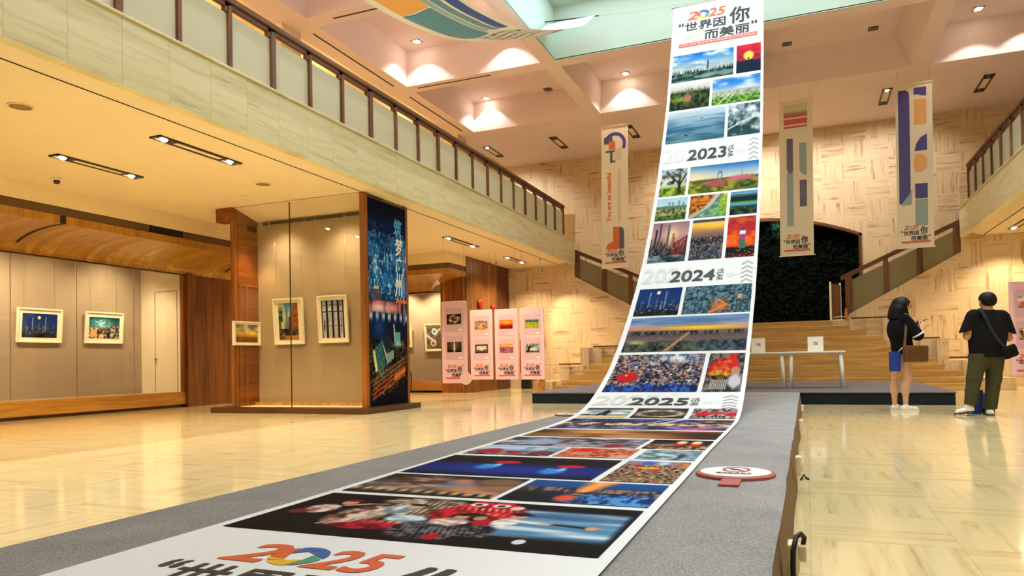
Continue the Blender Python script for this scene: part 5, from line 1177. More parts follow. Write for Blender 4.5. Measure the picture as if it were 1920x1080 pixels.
# alarms on the pier
for y, z, r, lab in ((19.05, 2.52, .14, 'round red fire alarm bell on the wooden pier, the larger of two'), (19.98, 2.46, .11, 'red fire alarm point on the wooden pier, right of the bell')):
    t = thing('fire_alarm', lab, 'fire alarm', (-8.67, y, z), 0, 'red alarms on the wooden pier')
    MRD = plain('alarm_red', rgb(168, 20, 16), .35)
    b = MB(); b.lathe([(0, 0), (r*.6, 0), (r*.6, .03), (0, .03)], 20); o = b.build('back_plate', MRD, t); o.rotation_euler = (0, math.pi/2, 0)
    b = MB(); b.lathe([(0, .03), (r, .03), (r*.97, .05), (r*.7, .075), (.02, .085), (0, .085)], 24); o = b.build('gong', MRD, t); o.rotation_euler = (0, math.pi/2, 0)
t = thing('notice_frame', 'small dark framed notice on the wooden pier above the second pink panel', 'sign', (-8.665, 19.3, 1.98))
b = MB(); b.box(0, .02, -.3, .3, 0, .3); b.build('frame', M['metal_black'], t); b = MB(); b.box(.02, .024, -.26, .26, .03, .27); b.build('notice', M['mat_board'], t)
t = thing('extinguisher_box', 'red fire extinguisher box on the floor seen between pink panels', 'fire extinguisher box', (-7.95, 20.9, 0))
b = MB(); b.bbox(-.17, .17, -.12, .12, .5, 1.5, .01); b.build('box', plain('box_red', rgb(176, 24, 20), .4), t); b = MB(); b.box(-.12, .12, -.124, -.12, .8, 1.3); b.build('front_label', M['white_plastic'], t)
b = MB(); b.bbox(-.15, .15, -.1, .1, 0, .5, .01); b.build('stand', M['metal_black'], t)
b = MB(); b.bbox(-6.52, -6.38, 18.0, 18.12, 0, .42, .006); tag(b.build('wooden_post', M['wood_base']), 'short pale wooden post on the floor under the last pink panel', 'post')

# ================================================================ CEILING FITTINGS
def twin_light(x, y0, y1, z, lab, on, grp, w=.19, tilt=(0, 0)):
    t = thing('twin_spotlight', lab, 'ceiling light', (x, (y0+y1)/2, z), 0, grp)
    L = (y1-y0)/2; b = MB()
    for a0, a1, c0, c1 in ((-w/2, w/2, -L, -L+.02), (-w/2, w/2, L-.02, L), (-w/2, -w/2+.042, -L, L), (w/2-.042, w/2, -L, L)): b.box(a0, a1, c0, c1, -.02, .0)
    b.box(-w/2, w/2, -L*.62, -L*.56, -.018, 0); b.box(-w/2, w/2, L*.56, L*.62, -.018, 0); b.build('frame', M['metal_dark'], t)
    b = MB(); b.box(-w/2+.042, w/2-.042, -L*.56, L*.56, -.012, 0); b.build('centre_plate', M['warm_plaster'], t)
    for q0, q1 in ((-L+.02, -L*.62), (L*.62, L-.02)): b = MB(); b.box(-w/2+.02, w/2-.02, q0, q1, -.003, 0); b.build('recess', M['metal_black'], t)
    for k, s in enumerate((-1, 1)):
        c = s*L*.80
        b = MB(); b.lathe([(0, -.02), (.03, -.035), (.046, -.015), (.05, 0), (0, 0)], 16, 0, (0, c, 0)); b.build('lamp', M['bulb'] if on[k] else M['bulb_off'], t)
    return t
G1 = 'twin spotlights under the left gallery'
FIX = [(-9.48, 6.86, 8.25, (1, 1), 'lit twin spotlight under the left gallery, nearest the left edge'), (-7.6, 6.85, 8.30, (1, 1), 'twin spotlight under the left gallery, close to the dark ceiling groove'), (-7.75, 15.2, 16.9, (1, 1), 'twin spotlight under the left gallery, between column and pink panels'), (-7.75, 18.9, 20.3, (1, 1), 'twin spotlight under the left gallery, nearest the stone stair wall'), (4.66, 19.2, 20.6, (1, 1), 'lit twin spotlight under the right gallery at the right edge')]
for x, y0, y1, on, lab in FIX: twin_light(x, y0, y1, ZG, lab, on, G1 if x < 0 else None)
G2 = 'twin spotlights along the back of the hall ceiling'
UP = [(-9.38, 21.35, 22.6, (1, 0), 'twin spotlight on the hall ceiling, just above the left handrail'), (-7.1, 21.3, 22.6, (0, 0), 'unlit twin spotlight on the hall ceiling left of the first hanging banner'), (-4.72, 21.2, 22.5, (0, 0), 'twin spotlight on the hall ceiling right above the first hanging banner'), (-.14, 21.3, 22.6, (1, 0), 'twin spotlight on the hall ceiling behind the coral barred banner'), (2.16, 21.2, 22.5, (1, 0), 'twin spotlight on the hall ceiling left beside the violet banner'), (4.44, 21.2, 22.5, (0, 0), 'unlit twin spotlight on the hall ceiling furthest to the right')]
for x, y0, y1, on, lab in UP: twin_light(x, y0, y1, ZC, lab, on, G2, .24)
def disc(name, lab, cat, x, y, z, r, mats, grp=None):
    t = thing(name, lab, cat, (x, y, z), 0, grp)
    b = MB(); b.lathe([(0, 0), (r, 0), (r, -.012), (r*.86, -.012), (r*.86, -.004), (0, -.004)][::-1], 28); b.build('rim', mats[0], t)
    b = MB(); b.lathe([(0, -.003), (r*.85, -.003), (r*.85, -.008), (0, -.010)][::-1], 28); b.build('grille', mats[1], t)
for x, y, lab in ((-8.07, 5.46, 'round ceiling speaker at the left edge above the lit spotlights'), (-8.09, 9.41, 'round ceiling speaker in front of the display column top'), (-9.31, 17.65, 'small far round ceiling speaker above the pink panels')):
    disc('ceiling_speaker', lab, 'speaker', x, y, ZG, .13, (M['warm_plaster'], plain('speaker_mesh', rgb(150, 116, 60), .6)), 'round speakers under the left gallery')
def detector(x, y, lab):
    t = thing('smoke_detector', lab, 'smoke detector', (x, y, ZG), 0, 'smoke detectors under the left gallery')
    b = MB(); b.lathe([(0, -.03), (.075, -.03), (.085, 0), (0, 0)], 20); b.build('base', M['white_plastic'], t)
    b = MB(); b.lathe([(0, -.085), (.035, -.08), (.045, -.045), (.05, -.03), (0, -.03)], 18); b.build('sensor', M['metal_dark'], t)
detector(-10.65, 7.76, 'small smoke detector on the ceiling at left, below the lit spotlight'); detector(-8.98, 17.84, 'small far smoke detector on the ceiling above the first pink panel')
b = MB(); b.lathe([(0, -.02), (.05, -.018), (.065, 0), (0, 0)], 20, 0, (-8.94, 9.91, ZG)); tag(b.build('ceiling_disc', M['warm_plaster']), 'small pale round cover on the ceiling above the display column', 'ceiling cover')
for x, y, lab in ((-7.0, 19.67, 'sprinkler head on the ceiling nearest the gallery end'), (-8.58, 19.65, 'sprinkler head, left one of the close pair above the pink panels'), (-8.37, 19.64, 'sprinkler head, right one of the close pair above the pink panels')):
    t = thing('sprinkler', lab, 'sprinkler', (x, y, ZG), 0, 'sprinklers under the left gallery')
    b = MB(); b.tube([(0, 0, 0), (0, 0, -.06)], .012, 8); b.build('stem', M['metal_dark'], t); b = MB(); b.lathe([(0, -.075), (.03, -.072), (.03, -.06), (0, -.06)], 12); b.build('deflector', M['metal_dark'], t)
def downlight(x, y, on, lab):
    t = thing('downlight', lab, 'ceiling light', (x, y, ZT), 0, 'square downlights in the ceiling coffers')
    b = MB()
    for a in (-1, 1): b.box(-.11, .11, a*.095-.015, a*.095+.015, -.012, 0); b.box(a*.095-.015, a*.095+.015, -.11, .11, -.012, 0)
    b.build('frame', M['steel'] if on else M['metal_dark'], t)
    b = MB(); b.lathe([(0, -.03), (.05, -.025), (.07, -.002), (0, -.002)], 16); b.build('lamp', M['bulb'] if on else M['bulb_off'], t)
DL = [(-8.55, 15.42, 1, 'lit downlight in the coffer under the swag banner'), (-8.57, 19.6, 1, 'lit downlight in the next coffer above the left handrail'), (-6.67, 19.7, 0, 'unlit downlight right of the lit one, same coffer above the handrail'), (-4.37, 19.5, 1, 'lit downlight in the coffer left of the long banner'), (-.23, 19.35, 0, 'unlit downlight in the coffer right of the long banner, left of two'), (1.7, 19.3, 0, 'unlit downlight in the coffer right of the long banner, right of two'), (3.84, 19.2, 1, 'downlight in the coffer at the top right corner')]
for d in DL: downlight(*d)

# ---------------------------------------------------------------- light of the fittings, and added fill spots
def spot(name, loc, e, ang, target=None, col=WARM, blend=.3, r=.04):
    o = lamp(name, 'SPOT', loc, e, col, spot_size=math.radians(ang), spot_blend=blend, shadow_soft_size=r)
    if target: aim(o, target)
    return o
for x, y0, y1, on, _ in FIX:
    for k, y in enumerate((y0+.12, y1-.12)):
        if on[k]: spot('gallery_lamp', (x, y, ZG-.08), 165, 125, None, WARM, .6)
for x, y0, y1, on, _ in UP:
    if on[0]: spot('ceiling_lamp', (x, y0+.15, ZC-.08), 205, 118, (x, YB, 3.5), UPW, .5)
spot('ceiling_lamp', (-2.45, 21.45, ZC-.08), 330, 122, (-2.45, YB, 3.5), UPW, .5)  # added spot without a fitting behind the long banner, brightens the back wall
for x, y, on, _ in DL:
    if on: spot('coffer_spot', (x, y, ZT-.05), 55, 104, None, UPW, .25)
for y in (2.2, 6.1, 10.1, 14.1):
    for x in (-5.95, 3.35): spot('coffer_spot', (x, y, ZT-.05), 440, 100, (x*.45, y-.3, 0), (.96, .98, 1.0), .5, .08)  # added strong spots without fittings, out of view, filling the foreground floor and banner
for x, y in ((-6.3, 15.4), (4.9, 19.3), (4.9, 15.4)): spot('coffer_spot', (x, y, ZT-.05), 55, 104, None, UPW, .25)
for y in (-2, 2.5, 6.5, 10.5, 14.5, 18.5): lamp('gallery_cove_light', 'POINT', (-11.3, y, 7.55), 38, AMBER, shadow_soft_size=.3)
for y, e, ty in ((3.0, 300, 3.4), (5.6, 320, 6.0), (8.0, 480, 8.6), (9.7, 120, 9.7), (10.9, 230, 11.0)): spot('case_lamp', (XG-.2, y, 3.24), e*.5, 112, (XB, ty, 1.5), WARM, 1.0, .08)
spot('case_end_lamp', (XG-.5, 10.6, 3.2), 75, 80, (-13.0, CY1, .8), WARM, 1.0, .08)
for x in (-9.1, -7.7): spot('column_lamp', (x, 10.68, 3.6), 70, 120, (x, 11.2, .2), WARM, 1.0, .1)
spot('column_low_lamp', (-9.5, 10.8, 3.45), 70, 60, (-9.6, 10.95, .1), AMBER, .6)
for x in (-11.3, -10.2): spot('far_case_lamp', (x, 18.8, 3.15), 130, 110, (x, 19.5, 1.4), WARM, .7)
spot('wall_lamp', (-7.75, 20.15, ZG-.1), 220, 55, (-5.9, 21.4, 1.1), WARM, .5)
for x, y in ((-7.75, 11.9), (-7.75, 3.4), (-10.4, 14.5), (6.5, 16), (6.5, 9), (6.5, 2)): lamp('gallery_fill_spot', 'SPOT', (x, y, ZG-.08), 200, WARM, spot_size=math.radians(125), spot_blend=.6, shadow_soft_size=.05)  # added fill spots without fittings, for brightness under both galleries
lamp('niche_lamp', 'SPOT', (-.75, YB+.2, AZT-.16), 22, (.45, 1, .6), spot_size=math.radians(130), spot_blend=1, shadow_soft_size=.05).rotation_euler = (math.radians(60), 0, 0)

# ================================================================ TABLES ON THE STAGE
MTW = plain('table_white', rgb(248, 244, 234), .4, var=.015)
def table(x0, x1, lab):
    t = thing('table', lab, 'table', ((x0+x1)/2, 15.3, .217), 0, 'white tables on the stage')
    w = (x1-x0)/2
    b = MB(); b.bbox(-w, w, -.3, .3, .675, .712, .012); b.build('table_top', MTW, t)
    for sx in (-1, 1):
        for sy in (-1, 1):
            b = MB(); b.tube([(sx*(w-.085), sy*.23, .675), (sx*(w-.05), sy*.26, 0)], [.036, .032], 14); b.build('leg', MTW, t)
            b = MB(); b.box(sx*(w-.085)-.05, sx*(w-.085)+.05, sy*.23-.05, sy*.23+.05, .665, .676); b.build('leg_plate', MTW, t)
    return t
table(-.335, .70, 'white four legged table on the stage, its right end in the open'); table(-1.385, -.345, 'white four legged table on the stage, half hidden by the long banner')
MCARD = plain('card_white', rgb(250, 246, 232), .5, var=.01)
for x0, x1, lab in ((-1.0, -.735, 'white card sign on the table beside the long banner'), (.045, .325, 'white card sign on the middle of the right table')):
    t = thing('card_sign', lab, 'sign', ((x0+x1)/2, 15.25, .929), 0, 'white card signs on the tables'); w = (x1-x0)/2
    b = MB(); b.box(-w, w, 0, .006, 0, .285, 0, Matrix.Rotation(math.radians(-6), 4, 'X')); b.build('card', MCARD, t)
    b = MB(); b.box(-w-.02, w, -.02, .09, 0, .006); b.build('foot', MCARD, t)
    S = Sheet(.002); logo(S, -.04, .19, .09, small=True, dark=5); S.build('printed_mark', LOGO_INK, lambda u, v, h: (u, -.004-h+v*math.tan(math.radians(6)), v), t)

# sign leaning on a white tube stand at the top of the steps
t = thing('sign_stand', 'brown upright sign with white tube foot at the top of the steps', 'sign stand', (.82, 22.3, 1.79))
Mr = Matrix.Rotation(math.radians(62), 4, 'Z')
b = MB(); b.bbox(-.28, .28, -.015, .015, .06, 1.05, .005, 0, Mr); b.build('board', wood('stand_board', rgb(140, 96, 60), rgb(96, 62, 36), 'Z', None, .5), t)
b = MB(); b.bbox(-.3, -.27, -.025, .025, .0, 1.1, .004, 0, Mr); b.bbox(.27, .3, -.025, .025, 0, 1.1, .004, 0, Mr); b.build('upright', M['ivory'], t)
b = MB(); b.tube([(-.14, -.2, .015), (-.12, -.24, .03), (.26, -.24, .03), (.3, -.2, .015), (.3, .1, .015), (-.14, .1, .015)], .014, 8); b.tube([(-.12, -.2, .1), (.1, -.22, .13), (.28, -.2, .1)], .012, 8); b.build('foot', M['white_plastic'], t)
b = MB(); b.bbox(1.0, 1.07, 21.25, 21.39, 1.79, 2.08, .006); tag(b.build('newel_block', M['wood_base']), 'small pale wooden block at the foot of the right stair wall', 'block')

# ================================================================ RUNWAY DETAILS
MROSE = plain('rose_board', rgb(186, 92, 80), .5, var=.04)
def floor_sign(x, y, rx, ry, rz, lab, mirrored=False):
    t = thing('floor_sign', lab, 'sign', (x, y, .218), rz, 'oval no-touching signs on the runway')
    b = MB(); b.lathe([(0, 0), (1, 0), (1, .012), (.97, .016), (0, .016)], 48); o = b.build('board', MROSE, t); o.scale = (rx, ry, 1)
    b = MB(); b.bbox(-.048, .048, -ry-.17, -ry+.03, 0, .012, .003); b.build('handle', MROSE, t)
    S = Sheet(.0015)
    S.ell(.0, .01, rx*.89, ry*.86, 0, n=48); S.layer = 2
    S.ell(-.0, ry*.34, rx*.36, ry*.42, 1, hole=.78, n=32)
    S.rect(-rx*.13, rx*.11, ry*.22, ry*.40, 2); S.rect(-rx*.04, rx*.04, ry*.40, ry*.47, 2); S.ell(rx*.05, ry*.31, rx*.05, ry*.07, 3); S.layer = 3
    S.poly([(-rx*.27, ry*.58), (-rx*.24, ry*.64), (rx*.27, ry*.10), (rx*.24, ry*.04)], 1); S.layer = 2
    S.text('请勿触摸展品', -rx*.46, rx*.42, -ry*.38, -ry*.18, 2, bold=.03); S.text('NO TOUCHING', -rx*.38, rx*.34, -ry*.54, -ry*.44, 3)
    S.build('sign_face', [INK['white'], ink('sign_red', 206, 50, 74), ink('sign_brown', 96, 34, 40), ink('sign_rose', 206, 110, 104)], lambda u, v, h: (u, v, .0165+h), t)
floor_sign(-.36, 4.02, .203, .205, 0, 'oval white no touching sign with rose rim, lying right of the banner')
floor_sign(-2.50, 7.95, .17, .19, math.radians(150), 'small oval rose sign on the runway left of the banner, mostly hidden')
MSOCK = plain('socket_ivory', rgb(240, 226, 196), .45, var=.02)
def socket(y, z0, z1, lab, cable=False):
    t = thing('socket_box', lab, 'socket box', (-.075, y, 0), 0, 'white socket boxes on the runway side')
    b = MB(); b.bbox(.0, .035, -.045, .045, z0, z1, .006); b.build('box', MSOCK, t)
    b = MB(); b.bbox(.0355, .037, -.02, .02, z0+.02, z0+.05, .0005); b.build('switch', M['metal_black'], t)
    if cable:
        b = MB(); b.bbox(.036, .062, -.035, .03, z1-.06, z1-.005, .006); b.build('plug', MSOCK, t)
        b = MB(); b.tube([(.05, .0, z1-.012), (.055, -.005, z1+.018), (.045, -.02, z1+.034), (.03, -.05, z1+.03), (.02, -.08, z1-.01), (.018, -.10, z1-.06), (.022, -.14, .03), (.05, -.3, .008), (.03, -.9, .008)], .009, 8); b.build('cable', M['metal_black'], t)
socket(2.72, .075, .195, 'white socket box on the runway side with black cable, nearest the camera', True)
socket(4.9, .10, .215, 'white socket box on the runway side level with the oval sign')
socket(7.8, .10, .21, 'white socket box on the runway side, second from the stage')
socket(10.68, .09, .175, 'tiny white socket box on the runway side, nearest the stage')
b = MB(); b.tube([(-.05, 5.30, .006), (-.03, 5.36, .03), (-.02, 5.40, .008), (.0, 5.33, .006)], .006, 6); tag(b.build('cable_end', M['metal_black']), 'short loose black cable end on the floor by the runway', 'cable')

# ================================================================ PEOPLE (smooth bodies from distance fields)
class Field:
    def __init__(s, lo, hi, h):
        s.lo, s.h = np.array(lo, float), h
        s.ax = [np.arange(lo[i], hi[i]+h, h) for i in range(3)]
        s.F = np.full([len(a) for a in s.ax], .25)
    def reg(s, lo, hi):
        sl = []
        for i in range(3):
            a = max(0, int((lo[i]-s.lo[i])/s.h)-1); b_ = min(len(s.ax[i]), int((hi[i]-s.lo[i])/s.h)+3)
            sl.append(slice(a, max(a+1, b_)))
        g = np.meshgrid(*[s.ax[i][sl[i]] for i in range(3)], indexing='ij')
        return tuple(sl), g
    def put(s, sl, d, k):
        a = s.F[sl]
        if k <= 0: s.F[sl] = np.minimum(a, d); return
        t = np.clip(.5+.5*(d-a)/k, 0, 1)
        s.F[sl] = d*(1-t)+a*t-k*t*(1-t)
    def cap(s, p, q, r0, r1=None, k=.02, flat=(1, 1, 1)):
        r1 = r0 if r1 is None else r1
        p, q = np.array(p, float), np.array(q, float); f = np.array(flat, float)
        R_ = max(r0, r1)/min(f)+.06
        sl, g = s.reg(np.minimum(p, q)-R_, np.maximum(p, q)+R_)
        P = [(g[i]-p[i])*f[i] for i in range(3)]; D = (q-p)*f; L = max((D*D).sum(), 1e-9)
        t = np.clip(sum(P[i]*D[i] for i in range(3))/L, 0, 1)
        d = np.sqrt(sum((P[i]-t*D[i])**2 for i in range(3)))-(r0+(r1-r0)*t)
        s.put(sl, d, k); return s
    def ell(s, c, r, k=.02):
        c, r = np.array(c, float), np.array(r, float)
        sl, g = s.reg(c-r-.06, c+r+.06)
        q = np.sqrt(sum(((g[i]-c[i])/r[i])**2 for i in range(3)))
        s.put(sl, (q-1)*min(r)*.9+ (q-1)*.1*r.mean(), k); return s
    def box(s, lo, hi, r=.01, k=.0):
        lo, hi = np.array(lo, float), np.array(hi, float); c, e = (lo+hi)/2, (hi-lo)/2-r
        sl, g = s.reg(lo-.06, hi+.06)
        q = [np.abs(g[i]-c[i])-e[i] for i in range(3)]
        d = np.sqrt(sum(np.maximum(v, 0)**2 for v in q))+np.minimum(np.maximum(np.maximum(q[0], q[1]), q[2]), 0)-r
        s.put(sl, d, k); return s
    def cut(s, n, p):
        """remove what lies on the side of direction n from point p"""
        g = np.meshgrid(*s.ax, indexing='ij'); n = np.array(n, float); n /= np.linalg.norm(n)
        s.F = np.maximum(s.F, sum(n[i]*(g[i]-p[i]) for i in range(3))); return s
    def carve(s, c, r):
        c, r = np.array(c, float), np.array(r, float); sl, g = s.reg(c-r-.06, c+r+.06)
        q = np.sqrt(sum(((g[i]-c[i])/r[i])**2 for i in range(3)))
        s.F[sl] = np.maximum(s.F[sl], -(q-1)*min(r)); return s
    def mesh(s, name, mat, parent=None):
        F = np.pad(s.F, 1, constant_values=.25); n = np.array(F.shape)-1; neg = F < 0
        acc = np.zeros(list(n)+[3]); cnt = np.zeros(n)
        corner = [(i, j, k) for i in (0, 1) for j in (0, 1) for k in (0, 1)]
        for a in corner:
            for ax in range(3):
                if a[ax]: continue
                b_ = list(a); b_[ax] = 1
                A = F[a[0]:a[0]+n[0], a[1]:a[1]+n[1], a[2]:a[2]+n[2]]; B = F[b_[0]:b_[0]+n[0], b_[1]:b_[1]+n[1], b_[2]:b_[2]+n[2]]
                m = (A < 0) != (B < 0); t = np.where(m, A/np.where(m, A-B, 1), 0)
                for c in range(3): acc[..., c] += m*(a[c]+(t if c == ax else 0))
                cnt += m
        idx = -np.ones(n, int); on = cnt > 0; idx[on] = np.arange(on.sum())
        base = np.argwhere(on)
        V = (base+acc[on]/cnt[on][:, None]-1)*s.h+s.lo
        faces = []
        for ax in range(3):
            o1, o2 = [i for i in range(3) if i != ax]
            A = neg; sh = [slice(None)]*3; sh2 = [slice(None)]*3; sh[ax] = slice(0, -1); sh2[ax] = slice(1, None)
            e = np.argwhere(A[tuple(sh)] != A[tuple(sh2)])
            e = e[(e[:, o1] > 0) & (e[:, o2] > 0) & (e[:, o1] < n[o1]) & (e[:, o2] < n[o2])]
            inside = A[e[:, 0], e[:, 1], e[:, 2]]
            def I(d1, d2):
                c = e.copy(); c[:, o1] += d1; c[:, o2] += d2; return idx[c[:, 0], c[:, 1], c[:, 2]]
            q = np.stack([I(-1, -1), I(0, -1), I(0, 0), I(-1, 0)], 1)
            flip = inside if ax != 1 else ~inside
            q[~flip] = q[~flip][:, ::-1]
            faces.append(q)
        Q = np.concatenate(faces); Q = Q[(Q >= 0).all(1)]
        me = bpy.data.meshes.new(name)
        me.from_pydata(V.tolist(), [], Q.tolist()); me.polygons.foreach_set('use_smooth', np.ones(len(Q), bool)); me.update()
        o = link(name, me, parent, [mat]); return o

def hand(B, wrist, d, up, side, L=.17, curl=.5):
    """palm and five separate fingers; d along the hand, up out of its back, side towards the thumb"""
    w, d, up, side = (np.array(v, float) for v in (wrist, d, up, side))
    d /= np.linalg.norm(d); up /= np.linalg.norm(up); side /= np.linalg.norm(side)
    for s_ in (-.028, -.009, .010, .028): B.cap(w+d*.01+side*s_*.6, w+d*.085+side*s_, .017, .013, .012)
    for s_, l in ((-.03, .055), (-.010, .07), (.010, .075), (.030, .068)):
        a = w+d*.085+side*s_; m_ = a+d*l*.5-up*curl*.018; e = m_+d*l*.42-up*curl*.035
        B.cap(a, m_, .0095, .009, .003); B.cap(m_, e, .009, .0075, .003)
    a = w+d*.025+side*.03; m_ = a+d*.032+side*.026-up*.008; e = m_+d*.032+side*.004-up*.014
    B.cap(a, m_, .0125, .0105, .006); B.cap(m_, e, .0105, .009, .004)

def skin(name, c):
    n = NT(name); o, _ = n.xyz(); f = n.noise(o, 30.0)
    c = np.array(c[:3]); n.b.inputs['Subsurface Weight'].default_value = .08; n.b.inputs['Subsurface Radius'].default_value = (.02, .008, .004)
    return n.done(n.ramp(f, [(.3, tuple(c*.94)+(1,)), (.7, tuple(c*1.04)+(1,))]), .5)
MSK1, MSK2 = skin('skin_fair', rgb(226, 176, 138)), skin('skin_tan', rgb(204, 146, 104))
MBLK = fabric('black_cloth', rgb(20, 20, 22), 300, .9, .3)
MHAIR = plain('black_hair', rgb(11, 10, 10), .55, var=.3, scale=60, spec=.25)
MLIP, MEYE = plain('lip', rgb(176, 96, 84), .4), plain('eye', rgb(24, 18, 16), .2)
MSHOE = plain('white_shoe', rgb(240, 238, 228), .5, var=.02); MSOLE = plain('sole_dark', rgb(28, 26, 26), .6)
MOLIVE = fabric('olive_cloth', rgb(70, 69, 45), 200, .9, .2)
RZ = math.atan2(.3736, .9276)
H_ = .0085
# ---- woman looking at her phone
B = Field((-.26, -.34, -.02), (.46, .34, 1.74), H_)
B.ell((.03, 0, .88), (.115, .155, .13), .05).ell((.0, 0, 1.05), (.09, .125, .14), .06).ell((-.01, 0, 1.22), (.11, .15, .17), .06)
B.cap((-.005, -.14, 1.365), (-.005, .14, 1.365), .05, .05, .05).cap((.015, 0, 1.37), (.045, 0, 1.5), .05, .045, .03)
B.ell((.05, 0, 1.578), (.088, .072, .098), .02).ell((.088, .006, 1.54), (.058, .055, .075), .025).ell((.112, .01, 1.492), (.026, .03, .024), .02)
B.cap((.138, .012, 1.56), (.157, .014, 1.528), .008, .011, .012).ell((.14, .013, 1.504), (.012, .02, .006), .006).ell((.136, .013, 1.494), (.012, .018, .006), .006)
B.ell((.132, .012, 1.572), (.018, .05, .012), .015).ell((.068, -.074, 1.556), (.014, .008, .026), .006)
for y, xk, xa, fx_ in ((-.085, .04, .005, 0), (.085, -.055, -.07, -.06)):
    B.cap((.03, y, .86), (xk+.005, y, .48), .082, .05, .03).cap((xk, y, .47), (xa+.005, y, .28), .049, .048, .02).ell((xa-.005, y, .33), (.052, .046, .1), .03).cap((xa, y, .28), (xa, y, .08), .044, .031, .02).cap((xa-.01, y, .05), (xa+.09, y, .04), .024, .02, .02)
for s_, e, w in ((-1, (.165, -.2, 1.085), (.245, -.13, 1.2)), (1, (.14, .19, 1.1), (.205, .075, 1.2))):
    B.cap((0, s_*.165, 1.355), e, .045, .037, .03).cap(e, w, .036, .025, .015)
hand(B, (.25, -.125, 1.205), (.5, .25, .75), (.3, -.9, .1), (-.6, .2, .55), curl=1.1)
hand(B, (.21, .07, 1.205), (.5, -.35, .75), (.3, .9, .1), (-.6, -.2, .55), curl=1.0)
WO = B.mesh('person', MSK1)
tag(WO, 'person in black dress and white shoes with brown shoulder bag, looking at a phone', 'person')
WO.location = (1.32, 12.23, 0); WO.rotation_euler = (0, 0, RZ)
B = Field((-.28, -.36, .5), (.34, .36, 1.5), .009)
B.ell((-.015, 0, 1.22), (.145, .18, .2), .05).ell((.015, 0, 1.0), (.125, .16, .24), .08).ell((-.04, 0, 1.2), (.125, .15, .17), .06).cap((-.01, -.13, 1.385), (-.01, .13, 1.385), .055, .055, .05)
B.cap((.02, 0, .96), (.055, 0, .5), .15, .152, .05, (1.12, .92, 1))
for s_, e in ((-1, (.15, -.2, 1.115)), (1, (.13, .19, 1.13))): B.cap((0, s_*.165, 1.36), e, .068, .083, .04)
B.cut((0, 0, -1), (0, 0, .565)); B.cut((.55, 0, -.84), (.19, 0, 1.0)); B.cut((0, 0, 1), (0, 0, 1.43))
B.mesh('dress', MBLK, WO)
ax_ = Vector((.15, -.035, -.245)).normalized(); qz = ax_.to_track_quat('Z', 'Y').to_matrix().to_4x4()
b = MB(); b.lathe([(.088, -.012), (.091, -.012), (.091, .012), (.088, .012), (.05, .012), (.05, -.012)], 24)
o = b.build('white_cuff', MSHOE, WO); o.matrix_local = Matrix.Translation((.152, -.2, 1.125)) @ qz; o['label'] = 'white cuff'
B = Field((-.24, -.2, 1.3), (.2, .2, 1.74), .008)
B.ell((.03, 0, 1.592), (.112, .096, .1), .02).cap((-.01, 0, 1.58), (-.075, 0, 1.42), .098, .09, .04, (1, .8, 1)).cap((-.04, 0, 1.5), (-.055, 0, 1.34), .1, .1, .03, (1, .72, 1))
B.cap((.02, -.08, 1.58), (.05, -.09, 1.42), .04, .036, .03).cap((.02, .075, 1.58), (.045, .085, 1.43), .034, .03, .03).cap((.05, 0, 1.665), (.135, .0, 1.612), .03, .018, .03, (1, .5, 1))
B.carve((.15, .005, 1.53), (.085, .085, .085)); B.carve((.085, -.1, 1.556), (.028, .04, .04)); B.cut((-.15, 0, -1), (-.1, 0, 1.365))
B.mesh('hair', MHAIR, WO)
for s_ in (-1, 1):
    b = MB(); b.lathe([(0, -.008), (.008, -.003), (.009, 0), (.008, .003), (0, .008)], 10, 0, (.134, .012+s_*.028, 1.556)); b.build('eye', MEYE, WO)
b = MB()
for s_ in (-1, 1): b.tube([(.156+.004*math.cos(a), .014+s_*.03+.024*math.cos(a), 1.552+.021*math.sin(a)) for a in np.linspace(0, 2*math.pi, 15)[:-1]], .0028, 5, closed=True)
b.tube([(.155, -.04, 1.556), (.12, -.07, 1.56), (.07, -.082, 1.568)], .0025, 5); b.tube([(.158, .0, 1.556), (.158, .028, 1.556)], .0025, 5); b.build('glasses', M['metal_black'], WO)
def shoe(name, heel, toe, w, mat, parent, sole, hgt=.085, lift=0.0, tip=0.0):
    h_, t_ = np.array(heel, float), np.array(toe, float); B = Field(np.minimum(h_, t_)-.09, np.maximum(h_, t_)+np.array([.09, .09, .16]), .007)
    d = (t_-h_)/np.linalg.norm(t_-h_)
    B.cap(h_+d*.045+[0, 0, .04], t_-d*.045+[0, 0, .028], .042, .034, .02, (1, 1, 1)).cap(h_+d*.05+[0, 0, .04], h_+d*.075+[0, 0, hgt-.015], .04, .04, .02)
    if lift == 0: B.cut((0, 0, -1), (0, 0, h_[2]+.012))
    o = B.mesh(name, mat, parent)
    b = MB(); n_ = np.array([-d[1], d[0], 0])/math.hypot(d[0], d[1]); L = np.linalg.norm(t_-h_)
    prof = [(0.0, .5), (.02, .85), (.06, 1), (.5*L, .9), (.7*L, 1.0), (L-.05, .85), (L-.015, .5), (L, .2)]
    out = [h_+d*a+n_*w*c for a, c in prof]+[h_+d*a-n_*w*c for a, c in prof[::-1]]
    k = len(out); vs = [tuple(p) for p in out]+[tuple(p+np.array([0, 0, .016])) for p in out]
    b.add(vs, [list(range(k))[::-1], list(range(k, 2*k))]+[(i, (i+1) % k, k+(i+1) % k, k+i) for i in range(k)]); b.build('sole', sole, o)
    return o
shoe('shoe', (-.07, -.09, 0), (.205, -.075, 0), .043, MSHOE, WO, MSHOE); shoe('shoe', (-.13, .085, 0), (.12, .10, 0), .043, MSHOE, WO, MSHOE)
def carried(name, lab, cat, loc=(1.32, 12.23, 0)): return thing(name, lab, cat, loc, RZ)
t = carried('shoulder_bag', 'brown leather shoulder bag hanging at the hip of the person in the dress', 'bag')
MBR, MBR2 = plain('brown_leather', rgb(104, 66, 34), .45, var=.1), plain('brown_strap', rgb(112, 84, 62), .5)
